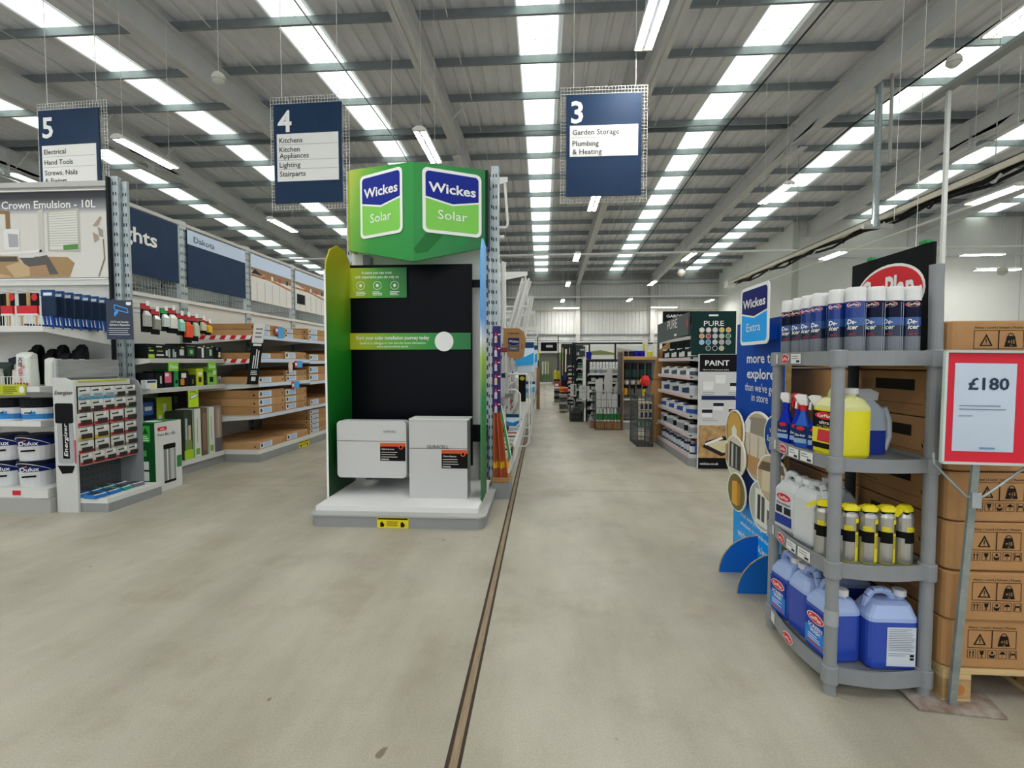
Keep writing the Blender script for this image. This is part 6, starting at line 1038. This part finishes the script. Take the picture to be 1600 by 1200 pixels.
def spray(x,y,z,lab,rz,body,trig,collar,h=.235):
    t=thing('spray_bottle',lab,'spray bottle',(x,y,z),rz,'trigger bottles on the second shelf down')
    part(t,'bottle',M().loft([(.001,-.03,.03,-.02,.02,.012),(.02,-.032,.032,-.022,.022,.014),(.09,-.032,.032,-.022,.022,.014),(.125,-.02,.02,-.016,.016,.012),(.15,-.012,.012,-.012,.012,.008),(.165,-.011,.011,-.011,.011,.008)],body),local=True)
    part(t,'collar',M().lathe(0,0,[(.0145,.16),(.0145,.185)],collar,12),local=True)
    part(t,'trigger_head',M().loft([(.183,-.014,.018,-.01,.01,.005),(.205,-.03,.02,-.011,.011,.006),(.222,-.042,.016,-.009,.009,.005),(.23,-.03,.008,-.007,.007,.004)],trig).add([(-.034,-.005,.2),(-.026,-.005,.2),(-.03,-.005,.165),(-.038,-.005,.168),(-.034,.005,.2),(-.026,.005,.2),(-.03,.005,.165),(-.038,.005,.168)],[(0,1,2,3),(7,6,5,4),(0,4,5,1),(1,5,6,2),(2,6,7,3),(3,7,4,0)],trig),local=True)
    P=plane((-.03,-.0235,.02),(1,0,0),(0,0,1)); part(t,'label',M().prism(P,rect(.003,.057,0,.075),.001,C('17305f')).prism(P,rect(.003,.057,0,.02),.0013,C('8fb0d0')).prism(P,ell(.03,.064,.018,.009,16),.0016,RED),local=True); txt(t,P,'De-icer',.03,.035,.011,TEXTW,w=.045,bold=.02,off=.002,local=True); return t
BB=C('1a2fb0',.15)
spray(1.13,2.325,zd,'dark blue trigger bottle with a white head, at the back of the second shelf down',-1.1,BB,WHP,BB); spray(1.15,2.25,zd,'blue trigger bottle with a red head behind the others',-1.2,BB,RED,RED); spray(1.135,2.185,zd,'clear blue trigger bottle with a red collar and a white head',-1.0,C('2f62c8',.12),WHP,RED); spray(1.16,2.12,zd,'blue trigger bottle half hidden by the yellow jerrycan',-1.0,BB,WHP,WHP)
t=thing('spray_bottle','large white and blue trigger bottle right of the yellow jerrycan','spray bottle',(1.33,2.05,zd),0,'trigger bottles on the second shelf down'); part(t,'bottle',M().loft([(.904,1.29,1.375,2.02,2.08,.02,C('2a3f9c',.2)),(1.0,1.285,1.38,2.02,2.08,.025,C('b4bfd0',.2)),(1.08,1.29,1.37,2.02,2.08,.02,C('b4bfd0',.2)),(1.12,1.28,1.33,2.03,2.07,.012,C('b4bfd0',.2))],C('b4bfd0',.2))); part(t,'trigger_head',M().loft([(1.12,1.275,1.345,2.035,2.065,.008),(1.15,1.26,1.35,2.035,2.065,.008),(1.165,1.26,1.32,2.04,2.06,.006)],C('c4c8ca'))); part(t,'handle',M().tube([(1.375,2.05,1.09),(1.395,2.05,1.04),(1.397,2.05,.97),(1.38,2.05,.92)],.012,C('c4ccd6',.2),8))
# ================= CARTON PALLET =================
t=thing('pallet','pale timber pallet under the stack of heavy cartons','pallet',(1.9,2.5,0)); TIM=mat('pallet_timber','c4a878',.75,var=.2,scale=5,stretch=(.4,6,6))
for k,(a,b) in enumerate(((1.86,1.96),(2.1,2.2),(2.34,2.44),(2.58,2.68),(2.82,2.92),(3.02,3.1))): part(t,'deck_board',M().box(1.49,2.3,a,b,.115,.136,TIM))
for x in (1.49,1.86,2.2):
    part(t,'stringer_board',M().box(x,x+.1,1.86,3.1,.094,.114,TIM)); part(t,'bottom_board',M().box(x,x+.1,1.86,3.1,.0,.02,TIM))
    for y in (1.86,2.42,2.98): part(t,'block',M().box(x,x+.1,y,y+.12,.021,.093,mat('block_wood','b08f5f',.8,var=.25,scale=20)))
part(t,'stamp',M().prism(FR(1.50,1.86,.03),ell(.045,.025,.025,.022,16),.001,C('b5763f')))
def heavy(x0,y0,z0,lab,k,w=.8,d=1.24,h=.183):
    t=thing('heavy_carton',lab,'carton',(x0+w/2,y0+d/2,z0),0,'heavy cartons on the pallet'); e=.03; z1=z0+h-.003; z0=z0+.001
    pts=rrect(x0,x0+w,y0,y0+d,.022,3); q=M()
    q.loft([(z0,x0+.004,x0+w,y0+.003,y0+d,.03),(z0+.006,x0,x0+w,y0,y0+d,.028),(z1-.006,x0,x0+w,y0,y0+d,.028),(z1,x0+.004,x0+w,y0+.003,y0+d,.03)],CARD); part(t,'box',q)
    part(t,'flap_seam',M().box(x0+.03,x0+w-.03,y0+d/2-.003,y0+d/2+.003,z1,z1+.001,CARD2))
    P=FR(x0+.055,y0,z0); q=M(); h_=z1-z0; B=INK
    def fr(a,b,c,d_,tck=.0018):
        q.flat(P,rect(a,b,c,c+tck),B); q.flat(P,rect(a,b,d_-tck,d_),B); q.flat(P,rect(a,a+tck,c,d_),B); q.flat(P,rect(b-tck,b,c,d_),B)
    fr(.03,.115,.077,.145); fr(.115,.2,.077,.145)
    # warning triangle
    tri=[(.05,.088),(.095,.088),(.0725,.132)]; ti=[(.0575,.092),(.0875,.092),(.0725,.122)]
    for i in range(3): j=(i+1)%3; q.add([P@Vector((*tri[i],.001)),P@Vector((*tri[j],.001)),P@Vector((*ti[j],.001)),P@Vector((*ti[i],.001))],[(0,1,2,3)],B)
    q.flat(P,rect(.0708,.0742,.1,.114),B); q.flat(P,rect(.0708,.0742,.0945,.0975),B)
    q.flat(P,[(.135,.085),(.178,.085),(.170,.124),(.143,.124)],B)
    for a_ in range(5):
        u=PI*a_/5; v=PI*(a_+1)/5; q.add([P@Vector((.1565+c_*math.cos(g_),.124+c_*math.sin(g_),.001)) for c_,g_ in ((.011,u),(.011,v),(.008,v),(.008,u))],[(0,1,2,3)],B)
    for i in range(5):
        a=.03+.036*i; fr(a,a+.03,.038,.07,.0014)
        m=a+.015
        if i==0: q.flat(P,[(m-.007,.042),(m-.004,.042),(m-.004,.058),(m-.001,.058),(m-.0055,.066),(m-.01,.058),(m-.007,.058)],B).flat(P,[(m+.004,.042),(m+.007,.042),(m+.007,.058),(m+.01,.058),(m+.0055,.066),(m+.001,.058),(m+.004,.058)],B)
        elif i==1: q.flat(P,[(m-.008,.066),(m+.008,.066),(m+.005,.053),(m+.0015,.05),(m+.0015,.044),(m+.006,.042),(m-.006,.042),(m-.0015,.044),(m-.0015,.05),(m-.005,.053)],B)
        elif i==2: q.flat(P,[(m-.009,.043),(m,.04),(m+.009,.043),(m+.01,.056),(m+.004,.05),(m-.004,.05),(m-.01,.056)],B).flat(P,ell(m,.06,.005,.005,8),B)
        elif i==3: q.flat(P,[(m-.011,.055),(m-.006,.063),(m,.066),(m+.006,.063),(m+.011,.055)],B).flat(P,rect(m-.0008,m+.0008,.043,.056),B)
        else:
            for s_ in (-1,1): q.flat(P,ell(m+.009*s_,.064,.0022,.0022,6),B).flat(P,[(m+.0075*s_-.002,.061),(m+.0075*s_+.002,.061),(m+.01*s_+.002,.042),(m+.01*s_-.001,.042)],B)
            q.flat(P,rect(m-.005,m+.005,.053,.06),B)
    part(t,'care_print',q,kind='stuff')
    txt(t,P,'Heavy | Lourd | Schwer | Pesado',.115,.155,.0085,INK,w=.165,bold=.005,off=.001); txt(t,P,'+15',.157,.103,.013,CARD,w=.024,bold=.03,off=.002); txt(t,P,'kg',.157,.091,.006,CARD,off=.002)
    P=LE(x0,y0+d,z0); q=M(); q.flat(P,rect(.82,1.05,.10,.145),C('221c16')); q.flat(P,rect(.73,.8,.1,.14),CARD2); 
    for c in (.95,): q.flat(P,rect(.72,.86,.06,.062),INK).flat(P,rect(.6,1.1,.045,.0465),INK)
    for i in range(3):
        a0=2*PI*i/3+PI/2; q.add([P@Vector((1.12+.018*math.cos(a0+s_),.075+.018*math.sin(a0+s_),.001)) for s_ in (-.7,.5)]+[P@Vector((1.12+.011*math.cos(a0+s_),.075+.011*math.sin(a0+s_),.001)) for s_ in (.5,-.7)],[(0,1,2,3)],INK)
    q.flat(P,[(.5,.06),(.56,.06),(.55,.12),(.51,.12)],INK).flat(P,ell(.53,.125,.012,.012,10),INK); q.lines(P,.7,1.12,.038,3,.01,.002,CARD2,.001); 
    if k==5: q.flat(P,rect(0,.06,.07,.1),INK).flat(P,rect(0,1.1,.0,.006),CARD2)
    part(t,'side_print',q,kind='stuff'); part(t,'strap',M().box(x0-.002,x0,y0+.55,y0+.562,z0,z1,C('c9c6bc')))
for k in range(7): heavy(1.49 if k!=6 else 1.475,1.86+(.004,-.006,.003,.0,.006,-.004,.012)[k],.137+k*.1842,f"heavy brown carton printed +15 kg, {('bottom','second from bottom','third from bottom','middle, fourth from bottom','fifth from bottom','sixth from bottom','topmost')[k]} of the pallet stack",k)
for k in range(1): solo('long_carton',M().box(1.56,2.2,3.15,4.2,.0,1.45,CARD).box(1.555,1.56,3.2,4.15,.35,.36,CARD2).box(1.555,1.56,3.2,4.15,.72,.73,CARD2).box(1.555,1.56,3.2,4.15,1.08,1.09,CARD2).box(1.56,2.2,3.14,3.15,.7,.71,CARD2),'stacked brown cartons hidden behind the pallet and standee','carton',(1.9,3.6,0)) if False else None
# ================= RED PRICE SIGN =================
t=thing('price_sign','red framed price sign reading £180 on a leaning galvanised floor stand','sign',(1.52,1.83,0)); Y_=1.775
P=plane((1.385,Y_,.925),(1,-.02,-.012),(.004,.0,1)); part(t,'frame',M().prism(P,rrect(0,.3,-.005,.39,.004,2),.008,GALV,-.008)); part(t,'red_card',M().prism(P,rect(.008,.293,.003,.38),.002,C('cf1830')))
part(t,'side_rim',M().prism(P,rect(-.004,.004,0,.385),.012,C('c4d2cf'))); part(t,'top_rim',M().prism(P,rect(0,.3,.381,.389),.012,C('b9c0bf'))); part(t,'bottom_rim',M().prism(P,rect(0,.3,-.005,.003),.012,C('c4c9c8')))
part(t,'paper_sleeve',M().prism(P,rect(.033,.23,.04,.345),.002,mat('plastic_sleeve','b9c6d6',.12,var=.08,scale=3),.002)); txt(t,P,'£180',.142,.275,.04,C('2c3a4c'),w=.13,bold=.03,off=.0055); part(t,'small_print',M().lines(P,.05,.2,.2,2,.012,.003,C('6a7686'),.006).lines(P,.05,.1,.165,1,.012,.003,C('8a95a3'),.006).lines(P,.12,.17,.055,1,.01,.006,C('6f8cae'),.006))
part(t,'post',M().add([(1.508,1.79,.93),(1.532,1.79,.93),(1.532,1.80,.93),(1.508,1.80,.93),(1.497,1.835,.006),(1.522,1.835,.006),(1.522,1.848,.006),(1.497,1.848,.006)],[(0,1,2,3),(7,6,5,4),(0,4,5,1),(1,5,6,2),(2,6,7,3),(3,7,4,0)],mat('worn_galv','8f9794',.45,.4,var=.3,scale=9)))
part(t,'brace',M().tube([(1.372,1.79,.955),(1.376,1.79,.915),(1.49,1.795,.80),(1.51,1.797,.795)],.004,GALV,6)); part(t,'brace',M().tube([(1.69,1.79,.915),(1.55,1.795,.80),(1.51,1.797,.795)],.004,GALV,6)); part(t,'clamp',M().box(1.505,1.536,1.785,1.8,.76,.815,GALV))
part(t,'base_plate',M().add([(1.375,1.925,.012),(1.374,1.812,.002),(1.655,1.783,.002),(1.69,1.92,.002),(1.375,1.925,.018),(1.374,1.812,.008),(1.655,1.783,.008),(1.69,1.92,.008)],[(3,2,1,0),(4,5,6,7),(0,1,5,4),(1,2,6,5),(2,3,7,6),(3,0,4,7)],mat('rusty_plate','8f6a55',.75,.2,var=.35,scale=14,h2='b0a8a0')))
fill_text()
